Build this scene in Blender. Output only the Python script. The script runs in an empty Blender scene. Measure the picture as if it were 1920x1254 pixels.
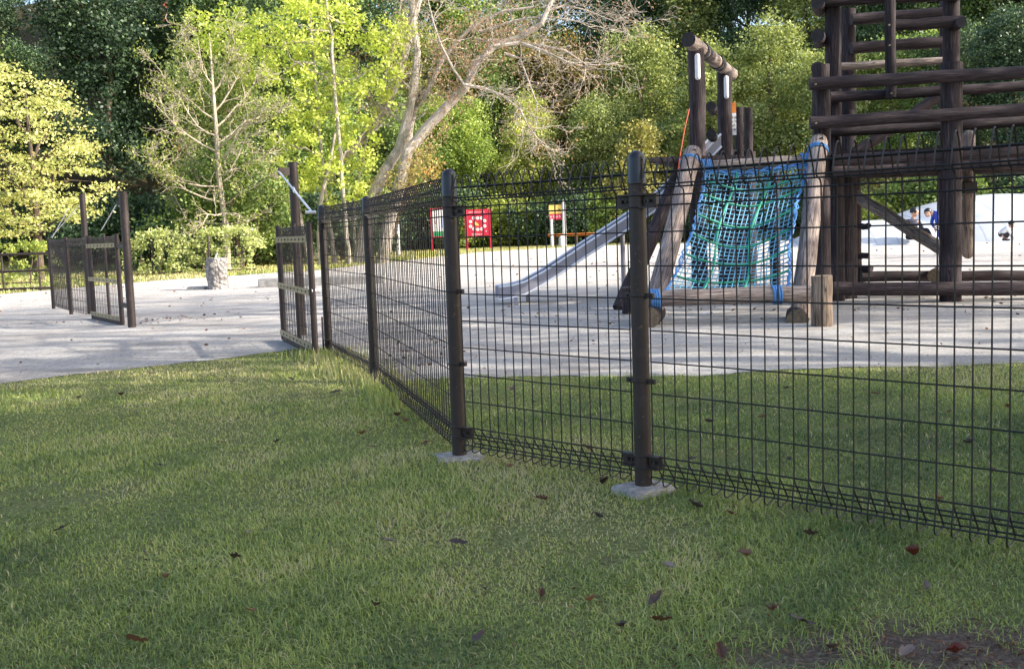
import bpy, bmesh, math, random
import numpy as np
from mathutils import Vector, Matrix, Quaternion

random.seed(7)
RNG = np.random.default_rng(11)
scn = bpy.context.scene
C = bpy.context.scene.collection
R = math.radians

# ------------------------------------------------------------------ camera
CAM = Vector((0, 0, 0.94))
F = 2000.0
PITCH = math.atan(194 / F)
ROT = Matrix.Rotation(R(90) - PITCH, 3, 'X') @ Matrix.Rotation(R(-1.95), 3, 'Z')
cam_d = bpy.data.cameras.new('camera')
cam = bpy.data.objects.new('camera', cam_d)
C.objects.link(cam)
cam_d.sensor_width = 36
cam_d.lens = 36 * F / 1920
cam_d.clip_end = 2000
cam_d.clip_start = 0.05
cam.matrix_world = Matrix.Translation(CAM) @ ROT.to_4x4()
scn.camera = cam


def ray(px, py):
    return ROT @ Vector(((px - 960) / F, -(py - 627) / F, -1))


def P(px, py, Y):
    d = ray(px, py)
    return CAM + d * (Y / d.y)


def G(px, py, z=0.0):
    d = ray(px, py)
    return CAM + d * ((z - CAM.z) / d.z)


# ------------------------------------------------------------------ object helpers
def tag(o, label=None, cat=None, group=None, kind=None):
    if label: o['label'] = label
    if cat: o['category'] = cat
    if group: o['group'] = group
    if kind: o['kind'] = kind
    return o


def empty(name, loc=(0, 0, 0), rz=0, label=None, cat=None, group=None):
    o = bpy.data.objects.new(name, None)
    o.empty_display_size = 0.1
    C.objects.link(o)
    o.location = loc
    o.rotation_euler = (0, 0, rz)
    return tag(o, label, cat, group)


def copy_tree(o, parent=None):
    c = o.copy()
    C.objects.link(c)
    if parent is not None: c.parent = parent
    for ch in [x for x in bpy.data.objects if x.parent == o]:
        copy_tree(ch, c)
    return c


class MB:
    """collects geometry (verts, faces, uvs) and links it as ONE mesh object"""

    def __init__(s):
        s.v = []; s.f = []; s.uv = []; s.mi = []

    def add(s, vs, fs, uvs=None, mi=0):
        b = len(s.v)
        s.v += [tuple(v) for v in vs]
        for k, f in enumerate(fs):
            s.f.append([b + i for i in f])
            s.uv.append(uvs[k] if uvs else [(vs[i][0], vs[i][2]) for i in f])
            s.mi.append(mi)
        return s

    def tube(s, pts, rad, seg=8, caps=True, round_end=0, mi=0, twist=0.0):
        pts = [Vector(p) for p in pts]
        n = len(pts)
        if not hasattr(rad, '__len__'): rad = [rad] * n
        rad = list(rad)
        if round_end:  # dome both or one end
            out_p, out_r = [], []
            for end in (0, 1):
                pass
            d1 = (pts[-1] - pts[-2]).normalized()
            r = rad[-1]; p = pts[-1]
            for a in (30, 55, 75, 88):
                pts.append(p + d1 * r * math.sin(R(a))); rad.append(r * math.cos(R(a)))
            if round_end > 1:
                d0 = (pts[0] - pts[1]).normalized(); r = rad[0]; p = pts[0].copy()
                for a in (30, 55, 75, 88):
                    pts.insert(0, p + d0 * r * math.sin(R(a))); rad.insert(0, r * math.cos(R(a)))
            n = len(pts)
        t = (pts[1] - pts[0]).normalized()
        up = Vector((0, 0, 1)) if abs(t.z) < 0.9 else Vector((1, 0, 0))
        nx = t.cross(up).normalized()
        vs = []; L = 0; Ls = []
        for i in range(n):
            if i == 0: tt = pts[1] - pts[0]
            elif i == n - 1: tt = pts[-1] - pts[-2]
            else: tt = (pts[i + 1] - pts[i]).normalized() + (pts[i] - pts[i - 1]).normalized()
            if tt.length < 1e-9: tt = t.copy()
            tt.normalize()
            nx = nx - tt * nx.dot(tt)
            if nx.length < 1e-6: nx = tt.orthogonal()
            nx.normalize()
            ny = tt.cross(nx)
            if i: L += (pts[i] - pts[i - 1]).length
            Ls.append(L)
            for k in range(seg):
                a = 2 * math.pi * k / seg + twist
                vs.append(pts[i] + (nx * math.cos(a) + ny * math.sin(a)) * rad[i])
        fs = []; uv = []
        r0 = max(rad)
        cu = 2 * math.pi * r0
        for i in range(n - 1):
            for k in range(seg):
                k2 = (k + 1) % seg
                fs.append([i * seg + k, i * seg + k2, (i + 1) * seg + k2, (i + 1) * seg + k])
                uv.append([(cu * k / seg, Ls[i]), (cu * (k + 1) / seg, Ls[i]), (cu * (k + 1) / seg, Ls[i + 1]), (cu * k / seg, Ls[i + 1])])
        if caps:
            fs.append(list(range(seg - 1, -1, -1))); uv.append([(vs[i][0] * .3, vs[i][2] * .3) for i in fs[-1]])
            fs.append([(n - 1) * seg + k for k in range(seg)]); uv.append([(vs[i][0] * .3, vs[i][2] * .3) for i in fs[-1]])
        return s.add(vs, fs, uv, mi)

    def box(s, c, size, rz=0, M=None, mi=0):
        c = Vector(c)
        vs = []
        for x in (-.5, .5):
            for y in (-.5, .5):
                for z in (-.5, .5):
                    v = Vector((x * size[0], y * size[1], z * size[2]))
                    if M is not None: v = M @ v
                    else: v = Matrix.Rotation(rz, 3, 'Z') @ v
                    vs.append(c + v)
        fs = [[0, 1, 3, 2], [4, 6, 7, 5], [0, 4, 5, 1], [2, 3, 7, 6], [0, 2, 6, 4], [1, 5, 7, 3]]
        return s.add(vs, fs, None, mi)

    def bar(s, a, b, w, h, up=Vector((0, 0, 1)), mi=0):
        a = Vector(a); b = Vector(b)
        t = (b - a).normalized()
        sx = t.cross(up).normalized(); sz = sx.cross(t)
        M = Matrix((t, sx, sz)).transposed()
        return s.box((a + b) / 2, ((b - a).length, w, h), M=M, mi=mi)

    def build(s, name, mats, parent=None, smooth=True, angle=40, loc=None, bevel=0):
        me = bpy.data.meshes.new(name)
        vs = s.v
        if loc is not None:
            vs = [(v[0] - loc[0], v[1] - loc[1], v[2] - loc[2]) for v in vs]
        me.from_pydata(vs, [], s.f)
        uvl = me.uv_layers.new(name='UVMap')
        flat = []
        for u in s.uv:
            for p in u: flat += [p[0], p[1]]
        uvl.data.foreach_set('uv', flat)
        if not isinstance(mats, (list, tuple)): mats = [mats]
        for m in mats: me.materials.append(m)
        me.polygons.foreach_set('material_index', s.mi)
        if smooth:
            me.shade_smooth() if hasattr(me, 'shade_smooth') else None
            try: me.set_sharp_from_angle(angle=R(angle))
            except Exception: pass
        me.validate()
        o = bpy.data.objects.new(name, me)
        C.objects.link(o)
        if loc is not None: o.location = loc
        if parent is not None:
            o.parent = parent
            if loc is None:
                # geometry was given in world space: store relative to the parent
                mw = Matrix.LocRotScale(parent.location, parent.rotation_euler, None)
                if parent.parent is not None: mw = Matrix.Translation(parent.parent.location) @ mw
                me.transform(mw.inverted())
        if bevel:
            b = o.modifiers.new('bevel', 'BEVEL'); b.width = bevel; b.segments = 2; b.limit_method = 'ANGLE'
        return o


# ------------------------------------------------------------------ material helpers
def mat(name):
    m = bpy.data.materials.new(name)
    m.use_nodes = True
    nt = m.node_tree
    return m, nt, nt.nodes['Principled BSDF']


def nd(nt, t, **kw):
    n = nt.nodes.new(t)
    for k, v in kw.items():
        if k.startswith('i_'): n.inputs[k[2:]].default_value = v
        elif k.startswith('n_'): n.inputs[int(k[2:])].default_value = v
        else: setattr(n, k, v)
    return n


def ramp(nt, fac, stops, interp='LINEAR'):
    n = nt.nodes.new('ShaderNodeValToRGB')
    n.color_ramp.interpolation = interp
    e = n.color_ramp.elements
    while len(e) < len(stops): e.new(0.5)
    for k, (p, c) in enumerate(stops):
        e[k].position = p
        e[k].color = (c[0], c[1], c[2], 1)
    nt.links.new(fac, n.inputs[0])
    return n.outputs[0]


def noise(nt, vec, scale, detail=4, rough=.55, dist=0):
    n = nd(nt, 'ShaderNodeTexNoise')
    n.inputs['Scale'].default_value = scale
    n.inputs['Detail'].default_value = detail
    n.inputs['Roughness'].default_value = rough
    n.inputs['Distortion'].default_value = dist
    if vec is not None: nt.links.new(vec, n.inputs['Vector'])
    return n.outputs['Fac']


def coords(nt, kind='Object', scale=(1, 1, 1)):
    tc = nt.nodes.new('ShaderNodeTexCoord')
    mp = nt.nodes.new('ShaderNodeMapping')
    mp.inputs['Scale'].default_value = scale
    nt.links.new(tc.outputs[kind], mp.inputs['Vector'])
    return mp.outputs[0]


def bump(nt, bsdf, fac, strength=.3, dist=.02):
    b = nd(nt, 'ShaderNodeBump')
    b.inputs['Strength'].default_value = strength
    b.inputs['Distance'].default_value = dist
    nt.links.new(fac, b.inputs['Height'])
    nt.links.new(b.outputs[0], bsdf.inputs['Normal'])


def mix(nt, fac, a, b, blend='MIX'):
    n = nd(nt, 'ShaderNodeMix', data_type='RGBA', blend_type=blend)
    for sock, val in ((n.inputs[0], fac), (n.inputs[6], a), (n.inputs[7], b)):
        if isinstance(val, (int, float)): sock.default_value = val
        elif isinstance(val, tuple): sock.default_value = (val[0], val[1], val[2], 1)
        else: nt.links.new(val, sock)
    return n.outputs[2]


def simple(name, col, rough=.6, metal=0, nscale=30, var=.25, bmp=.15, kind='Object', spec=.5):
    m, nt, b = mat(name)
    v = coords(nt, kind)
    f = noise(nt, v, nscale, 5, .6)
    lo = tuple(c * (1 - var) for c in col); hi = tuple(min(1, c * (1 + var)) for c in col)
    nt.links.new(ramp(nt, f, [(.3, lo), (.7, hi)]), b.inputs['Base Color'])
    b.inputs['Roughness'].default_value = rough
    b.inputs['Metallic'].default_value = metal
    b.inputs['Specular IOR Level'].default_value = spec
    if bmp: bump(nt, b, f, bmp, .004)
    return m


def wood(name, dark, mid, light, rough=.8):
    m, nt, b = mat(name)
    v = coords(nt, 'UV', (14, 1.1, 1))
    f1 = noise(nt, v, 3.0, 6, .65, .4)
    v2 = coords(nt, 'UV', (40, 1.5, 1))
    f2 = noise(nt, v2, 4.0, 4, .6, .2)
    col = ramp(nt, f1, [(.28, dark), (.5, mid), (.72, light)])
    cracks = ramp(nt, f2, [(.36, (.25, .25, .25)), (.44, (1, 1, 1))])
    big = ramp(nt, noise(nt, coords(nt, 'Object'), 1.7, 5, .6), [(.3, (.50, .50, .56)), (.5, (.95, .93, .92)), (.7, (1.5, 1.42, 1.32))])
    deep = ramp(nt, noise(nt, coords(nt, 'UV', (9, .35, 1)), 2.2, 2, .4, .15), [(.485, (1, 1, 1)), (.5, (.12, .11, .11)), (.515, (1, 1, 1))])
    cracks = mix(nt, 1.0, cracks, deep, 'MULTIPLY')
    c = mix(nt, 1.0, col, cracks, 'MULTIPLY')
    c = mix(nt, 1.0, c, big, 'MULTIPLY')
    nt.links.new(c, b.inputs['Base Color'])
    b.inputs['Roughness'].default_value = rough
    b.inputs['Specular IOR Level'].default_value = .3
    bump(nt, b, f2, .6, .006)
    return m


def leaf_mat(name, stops, trans=.35, rough=.55, objvar=.25, tcol=(1.0, 1.0, .6)):
    gain = {'dark_evergreen_leaves': 2.2, 'mid_green_leaves': 2.3, 'olive_autumn_leaves': 2.4, 'pale_green_leaves': 2.1, 'russet_leaves': 2.2, 'golden_x': 1, 'grass_blades': 1.75}.get(name, 1.1)
    stops = [(p, tuple(min(.8, q * gain) for q in c)) for p, c in stops]
    m, nt, b = mat(name)
    at = nd(nt, 'ShaderNodeAttribute', attribute_name='tint')
    col = ramp(nt, at.outputs['Fac'], stops)
    oi = nd(nt, 'ShaderNodeObjectInfo')
    vr = ramp(nt, oi.outputs['Random'], [(0, (1 - objvar, 1 - objvar, 1 - objvar)), (.5, (1, 1, 1)), (1, (1 + objvar, 1 + objvar * .7, 1 - objvar * .3))])
    col = mix(nt, 1.0, col, vr, 'MULTIPLY')
    nt.links.new(col, b.inputs['Base Color'])
    b.inputs['Roughness'].default_value = rough
    b.inputs['Specular IOR Level'].default_value = .4
    tr = nd(nt, 'ShaderNodeBsdfTranslucent')
    nt.links.new(mix(nt, 1.0, col, tcol, 'MULTIPLY'), tr.inputs['Color'])
    ms = nd(nt, 'ShaderNodeMixShader')
    ms.inputs[0].default_value = trans
    out = nt.nodes['Material Output']
    nt.links.new(b.outputs[0], ms.inputs[1]); nt.links.new(tr.outputs[0], ms.inputs[2])
    nt.links.new(ms.outputs[0], out.inputs['Surface'])
    return m


M = {}
M['brown_steel'] = simple('brown_painted_steel', (.040, .023, .021), .5, 0, 60, .3, .05)
M['wire'] = simple('dark_coated_wire', (.013, .010, .012), .5, 0, 40, .3, 0)
M['cap'] = simple('black_plastic_cap', (.014, .014, .018), .28, 0, 50, .3, .03)
M['zinc'] = simple('zinc_strap', (.36, .31, .20), .45, .6, 60, .25, .1)
M['rod'] = simple('zinc_rod', (.75, .75, .78), .35, .5, 60, .2, .05)
M['concrete'] = simple('pale_concrete', (.30, .275, .25), .95, 0, 32, .5, .8)
M['darkconcrete'] = simple('weathered_concrete', (.30, .29, .28), .9, 0, 12, .35, .6)
M['log_dark'] = wood('weathered_dark_log', (.014, .010, .013), (.036, .026, .031), (.10, .076, .082))  # weathered log wood darkened: the shade on the tower is in its colour
M['log_grey'] = wood('weathered_grey_log', (.12, .09, .08), (.29, .235, .21), (.54, .47, .42))  # lighter copy of the weathered log wood, for logs the sun catches
M['log_end'] = simple('log_end_grain', (.03, .026, .03), .9, 0, 30, .4, .4)
M['log_end_tan'] = simple('cut_log_end', (.16, .12, .08), .9, 0, 30, .4, .4)
M['blue_rope'] = simple('blue_rope', (.07, .22, .50), .6, 0, 90, .35, .3)
M['lblue_rope'] = simple('faded_blue_cord', (.09, .29, .45), .6, 0, 90, .35, .2)
M['green_rope'] = simple('green_rope', (.02, .26, .17), .6, 0, 90, .35, .3)
M['black_band'] = simple('black_rubber_band', (.012, .011, .013), .6, 0, 40, .3, .2)  # rubber bands, and the deck shadow block on the hanging log
M['slide'] = simple('brushed_slide_steel', (.30, .29, .335), .42, .25, 9, .12, .05)
M['slide_rim'] = simple('slide_rim', (.8, .8, .84), .3, .3, 9, .1, .0)
M['white_paint'] = simple('white_paint', (.78, .77, .80), .5, 0, 9, .06, .0)
M['red_paint'] = simple('red_paint', (.52, .018, .055), .5, 0, 5, .15, .0)
M['white_mark'] = simple('white_marking', (.8, .72, .74), .6, 0, 5, .05, .0)
M['yellow_paint'] = simple('yellow_paint', (.75, .52, .13), .6, 0, 5, .12, .0)
M['green_paint'] = simple('green_paint', (.05, .28, .13), .6, 0, 5, .1, .0)
M['blue_paint'] = simple('blue_paint', (.05, .12, .5), .6, 0, 5, .1, .0)
M['orange_paint'] = simple('orange_paint', (.72, .22, .03), .6, 0, 5, .12, .0)
M['dark_mark'] = simple('dark_marking', (.08, .07, .07), .7, 0, 5, .1, .0)
M['skin'] = simple('skin', (.55, .33, .24), .55, 0, 20, .1, 0)
M['hair'] = simple('black_hair', (.012, .01, .012), .4, 0, 80, .3, .2)
M['grey_cloth'] = simple('grey_blue_cloth', (.045, .05, .085), .85, 0, 30, .25, .3)
M['dark_cloth'] = simple('dark_cloth', (.018, .02, .032), .85, 0, 30, .25, .3)
M['blue_cloth'] = simple('bright_blue_cloth', (.02, .06, .42), .8, 0, 30, .25, .3)
M['white_cloth'] = simple('white_cloth', (.7, .7, .72), .85, 0, 30, .1, .3)
M['ivory'] = None
_m, _nt, _b = mat('white_air_membrane')
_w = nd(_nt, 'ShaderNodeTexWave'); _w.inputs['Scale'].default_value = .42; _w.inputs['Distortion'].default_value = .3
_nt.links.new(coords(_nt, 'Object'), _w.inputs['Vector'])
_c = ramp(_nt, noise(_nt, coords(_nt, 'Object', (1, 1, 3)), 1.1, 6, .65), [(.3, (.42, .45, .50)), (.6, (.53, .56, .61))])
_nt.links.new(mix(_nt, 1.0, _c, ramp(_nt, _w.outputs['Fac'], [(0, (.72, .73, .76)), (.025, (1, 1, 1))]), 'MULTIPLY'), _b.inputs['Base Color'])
_b.inputs['Roughness'].default_value = .4
M['ivory'] = _m


_m, _nt, _b = mat('weathered_brown_steel')
_v = coords(_nt)
_n1 = noise(_nt, _v, 7, 6, .7)
_c = ramp(_nt, _n1, [(.3, (.018, .011, .011)), (.55, (.031, .019, .018)), (.72, (.066, .048, .044))])
_c = mix(_nt, ramp(_nt, noise(_nt, _v, 46, 3, .6), [(.66, (0, 0, 0)), (.70, (.8, .8, .8))]), _c, (.13, .075, .05))
_nt.links.new(_c, _b.inputs['Base Color'])
_nt.links.new(ramp(_nt, _n1, [(.3, (.38, .38, .38)), (.7, (.7, .7, .7))]), _b.inputs['Roughness'])
M['brown_steel'] = _m


def bark(name, dark, light, sc=5):
    m, nt, b = mat(name)
    v = coords(nt, 'UV', (5, 1.4, 1))
    f = noise(nt, v, sc, 7, .7, .5)
    patch = noise(nt, coords(nt, 'Object'), 1.6, 3)
    c = ramp(nt, f, [(.35, dark), (.62, light)])
    c = mix(nt, ramp(nt, patch, [(.52, (0, 0, 0)), (.66, (.55, .55, .55))]), c, (.10, .12, .05))
    nt.links.new(c, b.inputs['Base Color'])
    b.inputs['Roughness'].default_value = .9
    b.inputs['Specular IOR Level'].default_value = .2
    bump(nt, b, f, .8, .03)
    return m


M['bark_pale'] = bark('pale_bark', (.19, .16, .135), (.58, .52, .46))
M['bark_brown'] = bark('brown_bark', (.05, .035, .03), (.17, .125, .10))
M['bark_red'] = bark('red_pine_bark', (.12, .035, .025), (.32, .11, .07))
M['twig_pale'] = simple('pale_twig', (.40, .34, .27), .85, 0, 12, .3, .0)

LEAF = {
    'dark': leaf_mat('dark_evergreen_leaves', [(0, (.010, .020, .014)), (.45, (.028, .050, .026)), (.8, (.060, .10, .045)), (1, (.14, .20, .09))], .2, .45),
    'mid': leaf_mat('mid_green_leaves', [(0, (.024, .042, .016)), (.45, (.085, .13, .038)), (.8, (.19, .24, .075)), (1, (.36, .40, .17))], .4, .5),
    'olive': leaf_mat('olive_autumn_leaves', [(0, (.034, .042, .018)), (.4, (.090, .115, .040)), (.75, (.20, .225, .085)), (.92, (.33, .34, .16)), (1, (.30, .15, .07))], .4, .5),
    'grey': leaf_mat('pale_green_leaves', [(0, (.050, .065, .022)), (.4, (.14, .17, .055)), (.8, (.30, .33, .13)), (1, (.45, .45, .24))], .4, .5),
    'russet': leaf_mat('russet_leaves', [(0, (.045, .040, .02)), (.4, (.11, .10, .04)), (.75, (.21, .18, .07)), (1, (.32, .15, .06))], .4, .5),
    'lime': leaf_mat('lime_ginkgo_leaves', [(0, (.28, .36, .05)), (.4, (.50, .59, .11)), (.8, (.70, .76, .22)), (1, (.82, .84, .44))], .45, .45, .1),
    'maple': leaf_mat('yellow_maple_leaves', [(0, (.20, .25, .07)), (.4, (.44, .48, .17)), (.75, (.72, .68, .34)), (1, (.78, .54, .28))], .4, .5, .1),
    'bush': leaf_mat('sunny_bush_leaves', [(0, (.07, .11, .025)), (.4, (.25, .32, .07)), (.8, (.52, .56, .17)), (1, (.72, .70, .34))], .45, .45, .15),
    'hedge': leaf_mat('clipped_hedge_leaves', [(0, (.15, .19, .06)), (.4, (.44, .50, .20)), (.8, (.70, .72, .36)), (1, (.80, .80, .5))], .4, .5, .1),
    'gold': leaf_mat('golden_shrub_leaves', [(0, (.10, .10, .03)), (.4, (.30, .29, .09)), (.8, (.50, .46, .18)), (1, (.62, .56, .28))], .4, .5, .1),
    'brown': leaf_mat('dry_brown_leaves', [(0, (.06, .030, .02)), (.5, (.14, .07, .04)), (1, (.26, .15, .09))], .25, .6, .2, (1, .8, .5)),
    'orange': leaf_mat('dry_orange_leaves', [(0, (.17, .10, .07)), (.5, (.36, .25, .16)), (1, (.56, .46, .33))], .4, .6, .1, (1, .8, .5)),
}


# ------------------------------------------------------------------ terrain
def edge_y(x):
    return float(np.interp(x, [-60, -25, -14, -10, -7.5, -1, 6, 14, 24, 60], [30, 34, 37, 42, 59, 62, 64, 56, 50, 46]))


def terr(x, y):
    d = y - edge_y(x)
    if d <= 0: return 0.0
    return min(20.0, .42 * d * d / (d + 6))


def lawn_sand_edge(x):  # Y where the near lawn ends
    return float(np.interp(x, [-30, -12, -5.6, -3.55, -2.6, -1.9, -1.62, -1.3, -.95, -.72, -.31, 1.12, 2.0, 3.2, 8, 30],
                           [2.2, 4.6, 6.3, 7.4, 8.25, 8.95, 8.9, 8.1, 7.3, 6.85, 6.86, 6.62, 6.72, 6.66, 6.6, 6.0]))


def far_sand_edge(x):
    return float(np.interp(x, [-60, -30, -10.5, -9, -7, -5.5, -2.4, -1.5, 4, 10, 20, 60], [15, 19, 21.5, 26.5, 29, 31, 45, 50, 57, 55, 52, 46]))


# big ground sheet
def ground():
    xs = np.concatenate([np.linspace(-160, -40, 13)[:-1], np.linspace(-40, 40, 65), np.linspace(40, 160, 13)[1:]])
    ys = np.concatenate([np.linspace(-60, 0, 7)[:-1], np.linspace(0, 30, 21), np.linspace(30, 100, 47)[1:], np.linspace(100, 260, 9)[1:]])
    vs = []; fs = []
    for y in ys:
        for x in xs:
            z = terr(x, y)
            if z > .3: z += .35 * math.sin(x * .7 + y * .3) * min(1, z)
            vs.append((x, y, z))
    nx = len(xs)
    for j in range(len(ys) - 1):
        for i in range(nx - 1):
            a = j * nx + i
            fs.append([a, a + 1, a + nx + 1, a + nx])
    m, nt, b = mat('lawn_soil')
    v = coords(nt)
    f = noise(nt, v, 1.3, 6, .6)
    f2 = noise(nt, v, 60, 4, .7)
    f3 = noise(nt, v, 9, 4, .7)
    c = ramp(nt, f2, [(.35, (.06, .062, .03)), (.5, (.15, .17, .06)), (.65, (.24, .25, .11))])
    c = mix(nt, ramp(nt, f, [(.45, (0, 0, 0)), (.62, (.6, .6, .6))]), c, (.15, .15, .055))
    c = mix(nt, ramp(nt, f3, [(.56, (0, 0, 0)), (.66, (.6, .6, .6))]), c, (.075, .058, .040))
    # trodden bare earth in the near corner
    wc = G(1770, 1230)
    vm = nd(nt, 'ShaderNodeMapping'); vm.inputs['Location'].default_value = (-wc.x, -wc.y * 2.6, 0); vm.inputs['Scale'].default_value = (1, 2.6, 1)
    nt.links.new(v, vm.inputs['Vector'])
    ln = nd(nt, 'ShaderNodeVectorMath', operation='LENGTH'); nt.links.new(vm.outputs[0], ln.inputs[0])
    wr = nd(nt, 'ShaderNodeMapRange'); wr.inputs[1].default_value = .75; wr.inputs[2].default_value = .3
    nt.links.new(ln.outputs['Value'], wr.inputs[0])
    c = mix(nt, wr.outputs[0], c, ramp(nt, noise(nt, v, 70, 6, .75), [(.35, (.05, .038, .03)), (.55, (.13, .10, .08)), (.7, (.26, .22, .17))]))
    # leaf litter on the wooded slope
    geo = nd(nt, 'ShaderNodeNewGeometry')
    sep = nd(nt, 'ShaderNodeSeparateXYZ'); nt.links.new(geo.outputs['Position'], sep.inputs[0])
    up = nd(nt, 'ShaderNodeMapRange'); up.inputs[1].default_value = .05; up.inputs[2].default_value = .8
    nt.links.new(sep.outputs['Z'], up.inputs[0])
    litter = ramp(nt, noise(nt, v, 14, 5, .7), [(.3, (.018, .018, .008)), (.7, (.085, .065, .03))])
    c = mix(nt, up.outputs[0], c, litter)
    nt.links.new(c, b.inputs['Base Color'])
    b.inputs['Roughness'].default_value = .95
    b.inputs['Specular IOR Level'].default_value = .1
    bump(nt, b, f2, .7, .02)
    o = MB().add(vs, fs).build('ground', m)
    tag(o, 'short green lawn and leafy wooded slope', 'ground', kind='structure')


def sand():
    xs = np.concatenate([np.linspace(-40, -6, 120)[:-1], np.linspace(-6, 5, 221), np.linspace(5, 45, 90)[1:]])
    vs = []; fs = []
    rows = 26
    for i, x in enumerate(xs):
        jit = .03 * math.sin(x * 9.1) + .06 * math.sin(x * 3.7 + 1) + .05 * math.sin(x * 23) * math.sin(x * 5.3) + random.uniform(-.035, .035)
        a = lawn_sand_edge(x) + jit * .6
        bq = far_sand_edge(x) + jit * 3
        for j in range(rows):
            t = j / (rows - 1)
            y = a + (bq - a) * t ** 1.6
            e = 0.012 * math.sin(x * 1.3 + y) * math.sin(y * .7)
            vs.append((x, y, .004 + (max(0, .5 - abs(t - .5)) * .03)))
    for i in range(len(xs) - 1):
        for j in range(rows - 1):
            a = i * rows + j
            fs.append([a, a + rows, a + rows + 1, a + 1])
    m, nt, b = mat('pale_sand')
    v = coords(nt)
    f = noise(nt, v, 45, 6, .8)
    g = noise(nt, v, 1.1, 6, .6)
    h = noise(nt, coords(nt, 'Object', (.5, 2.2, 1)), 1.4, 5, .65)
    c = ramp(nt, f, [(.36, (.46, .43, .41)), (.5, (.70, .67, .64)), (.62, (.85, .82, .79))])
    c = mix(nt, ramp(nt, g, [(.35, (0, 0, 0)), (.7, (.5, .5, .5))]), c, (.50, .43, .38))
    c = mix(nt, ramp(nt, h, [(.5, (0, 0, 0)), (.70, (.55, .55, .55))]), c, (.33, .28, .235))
    # faint paving joints beside the gate
    br = nd(nt, 'ShaderNodeTexBrick'); br.inputs['Scale'].default_value = 1.0
    br.inputs['Brick Width'].default_value = .22; br.inputs['Row Height'].default_value = .11
    br.inputs['Mortar Size'].default_value = .006
    br.inputs['Color1'].default_value = (1, 1, 1, 1); br.inputs['Color2'].default_value = (.95, .95, .95, 1)
    br.inputs['Mortar'].default_value = (.62, .6, .6, 1)
    nt.links.new(coords(nt, 'Object'), br.inputs['Vector'])
    sep = nd(nt, 'ShaderNodeSeparateXYZ'); nt.links.new(coords(nt, 'Object'), sep.inputs[0])
    mr = nd(nt, 'ShaderNodeMapRange'); mr.inputs[1].default_value = -2.0; mr.inputs[2].default_value = -2.3
    nt.links.new(sep.outputs['X'], mr.inputs[0])
    mr2 = nd(nt, 'ShaderNodeMapRange'); mr2.inputs[1].default_value = 10.2; mr2.inputs[2].default_value = 9.6
    nt.links.new(sep.outputs['Y'], mr2.inputs[0])
    mm = nd(nt, 'ShaderNodeMath', operation='MULTIPLY')
    nt.links.new(mr.outputs[0], mm.inputs[0]); nt.links.new(mr2.outputs[0], mm.inputs[1])
    mm2 = nd(nt, 'ShaderNodeMath', operation='MULTIPLY'); mm2.inputs[1].default_value = .8
    nt.links.new(mm.outputs[0], mm2.inputs[0])
    pc = mix(nt, 1.0, c, br.outputs['Color'], 'MULTIPLY')
    c = mix(nt, mm2.outputs[0], c, pc)
    nt.links.new(c, b.inputs['Base Color'])
    b.inputs['Roughness'].default_value = .95
    b.inputs['Specular IOR Level'].default_value = .15
    mh = nd(nt, 'ShaderNodeMath', operation='ADD')
    nt.links.new(f, mh.inputs[0]); nt.links.new(noise(nt, v, 12, 5, .6), mh.inputs[1])
    big = nd(nt, 'ShaderNodeMath', operation='MULTIPLY_ADD'); big.inputs[1].default_value = 3.0
    nt.links.new(noise(nt, v, 1.7, 4, .55), big.inputs[0]); nt.links.new(mh.outputs[0], big.inputs[2])
    bump(nt, b, big.outputs[0], 1.0, .055)
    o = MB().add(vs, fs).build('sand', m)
    tag(o, 'pale sandy playground surface crossed by shadows', 'sand', kind='structure')


ground()
sand()


# ------------------------------------------------------------------ leafy meshes
def leaf_mesh(name, cen, size, tint, material, flat=0.0, hang=0.0, aspect=.62):
    n = len(cen)
    a = RNG.normal(size=(n, 3)); a[:, 2] *= (1 - flat)
    a[:, 2] -= hang * np.abs(a[:, 2] + 1)
    a /= np.linalg.norm(a, axis=1)[:, None] + 1e-9
    b = RNG.normal(size=(n, 3)); b[:, 2] *= (1 - flat)
    b -= a * (a * b).sum(1)[:, None]
    b /= np.linalg.norm(b, axis=1)[:, None] + 1e-9
    s = size * RNG.uniform(.65, 1.3, n)[:, None] if np.isscalar(size) else size[:, None] * RNG.uniform(.65, 1.3, n)[:, None]
    v = np.empty((n, 4, 3))
    v[:, 0] = cen - a * s * .5
    v[:, 1] = cen + b * s * .5 * aspect
    v[:, 2] = cen + a * s * .5
    v[:, 3] = cen - b * s * .5 * aspect
    me = bpy.data.meshes.new(name)
    me.vertices.add(n * 4); me.vertices.foreach_set('co', v.reshape(-1))
    me.loops.add(n * 4); me.loops.foreach_set('vertex_index', np.arange(n * 4, dtype=np.int32))
    me.polygons.add(n)
    me.polygons.foreach_set('loop_start', np.arange(0, n * 4, 4, dtype=np.int32))
    me.polygons.foreach_set('loop_total', np.full(n, 4, dtype=np.int32))
    at = me.attributes.new('tint', 'FLOAT', 'POINT')
    at.data.foreach_set('value', np.repeat(np.clip(tint, 0, 1), 4).astype(np.float32))
    me.materials.append(material)
    me.update(calc_edges=True)
    return me


def clumped(clumps, sig, per, spread_tint=.45):
    M_ = len(clumps)
    sig = np.asarray(sig, float)
    if sig.ndim == 0: sig = np.full((M_, 3), float(sig))
    elif sig.ndim == 1: sig = np.tile(sig, (M_, 1))
    cen = np.repeat(clumps, per, axis=0) + RNG.normal(size=(M_ * per, 3)) * np.repeat(sig, per, axis=0)
    ct = RNG.beta(1.6, 1.9, M_)
    t = np.repeat(ct, per) * spread_tint + RNG.uniform(0, 1, M_ * per) * (1 - spread_tint)
    return cen, t


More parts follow.
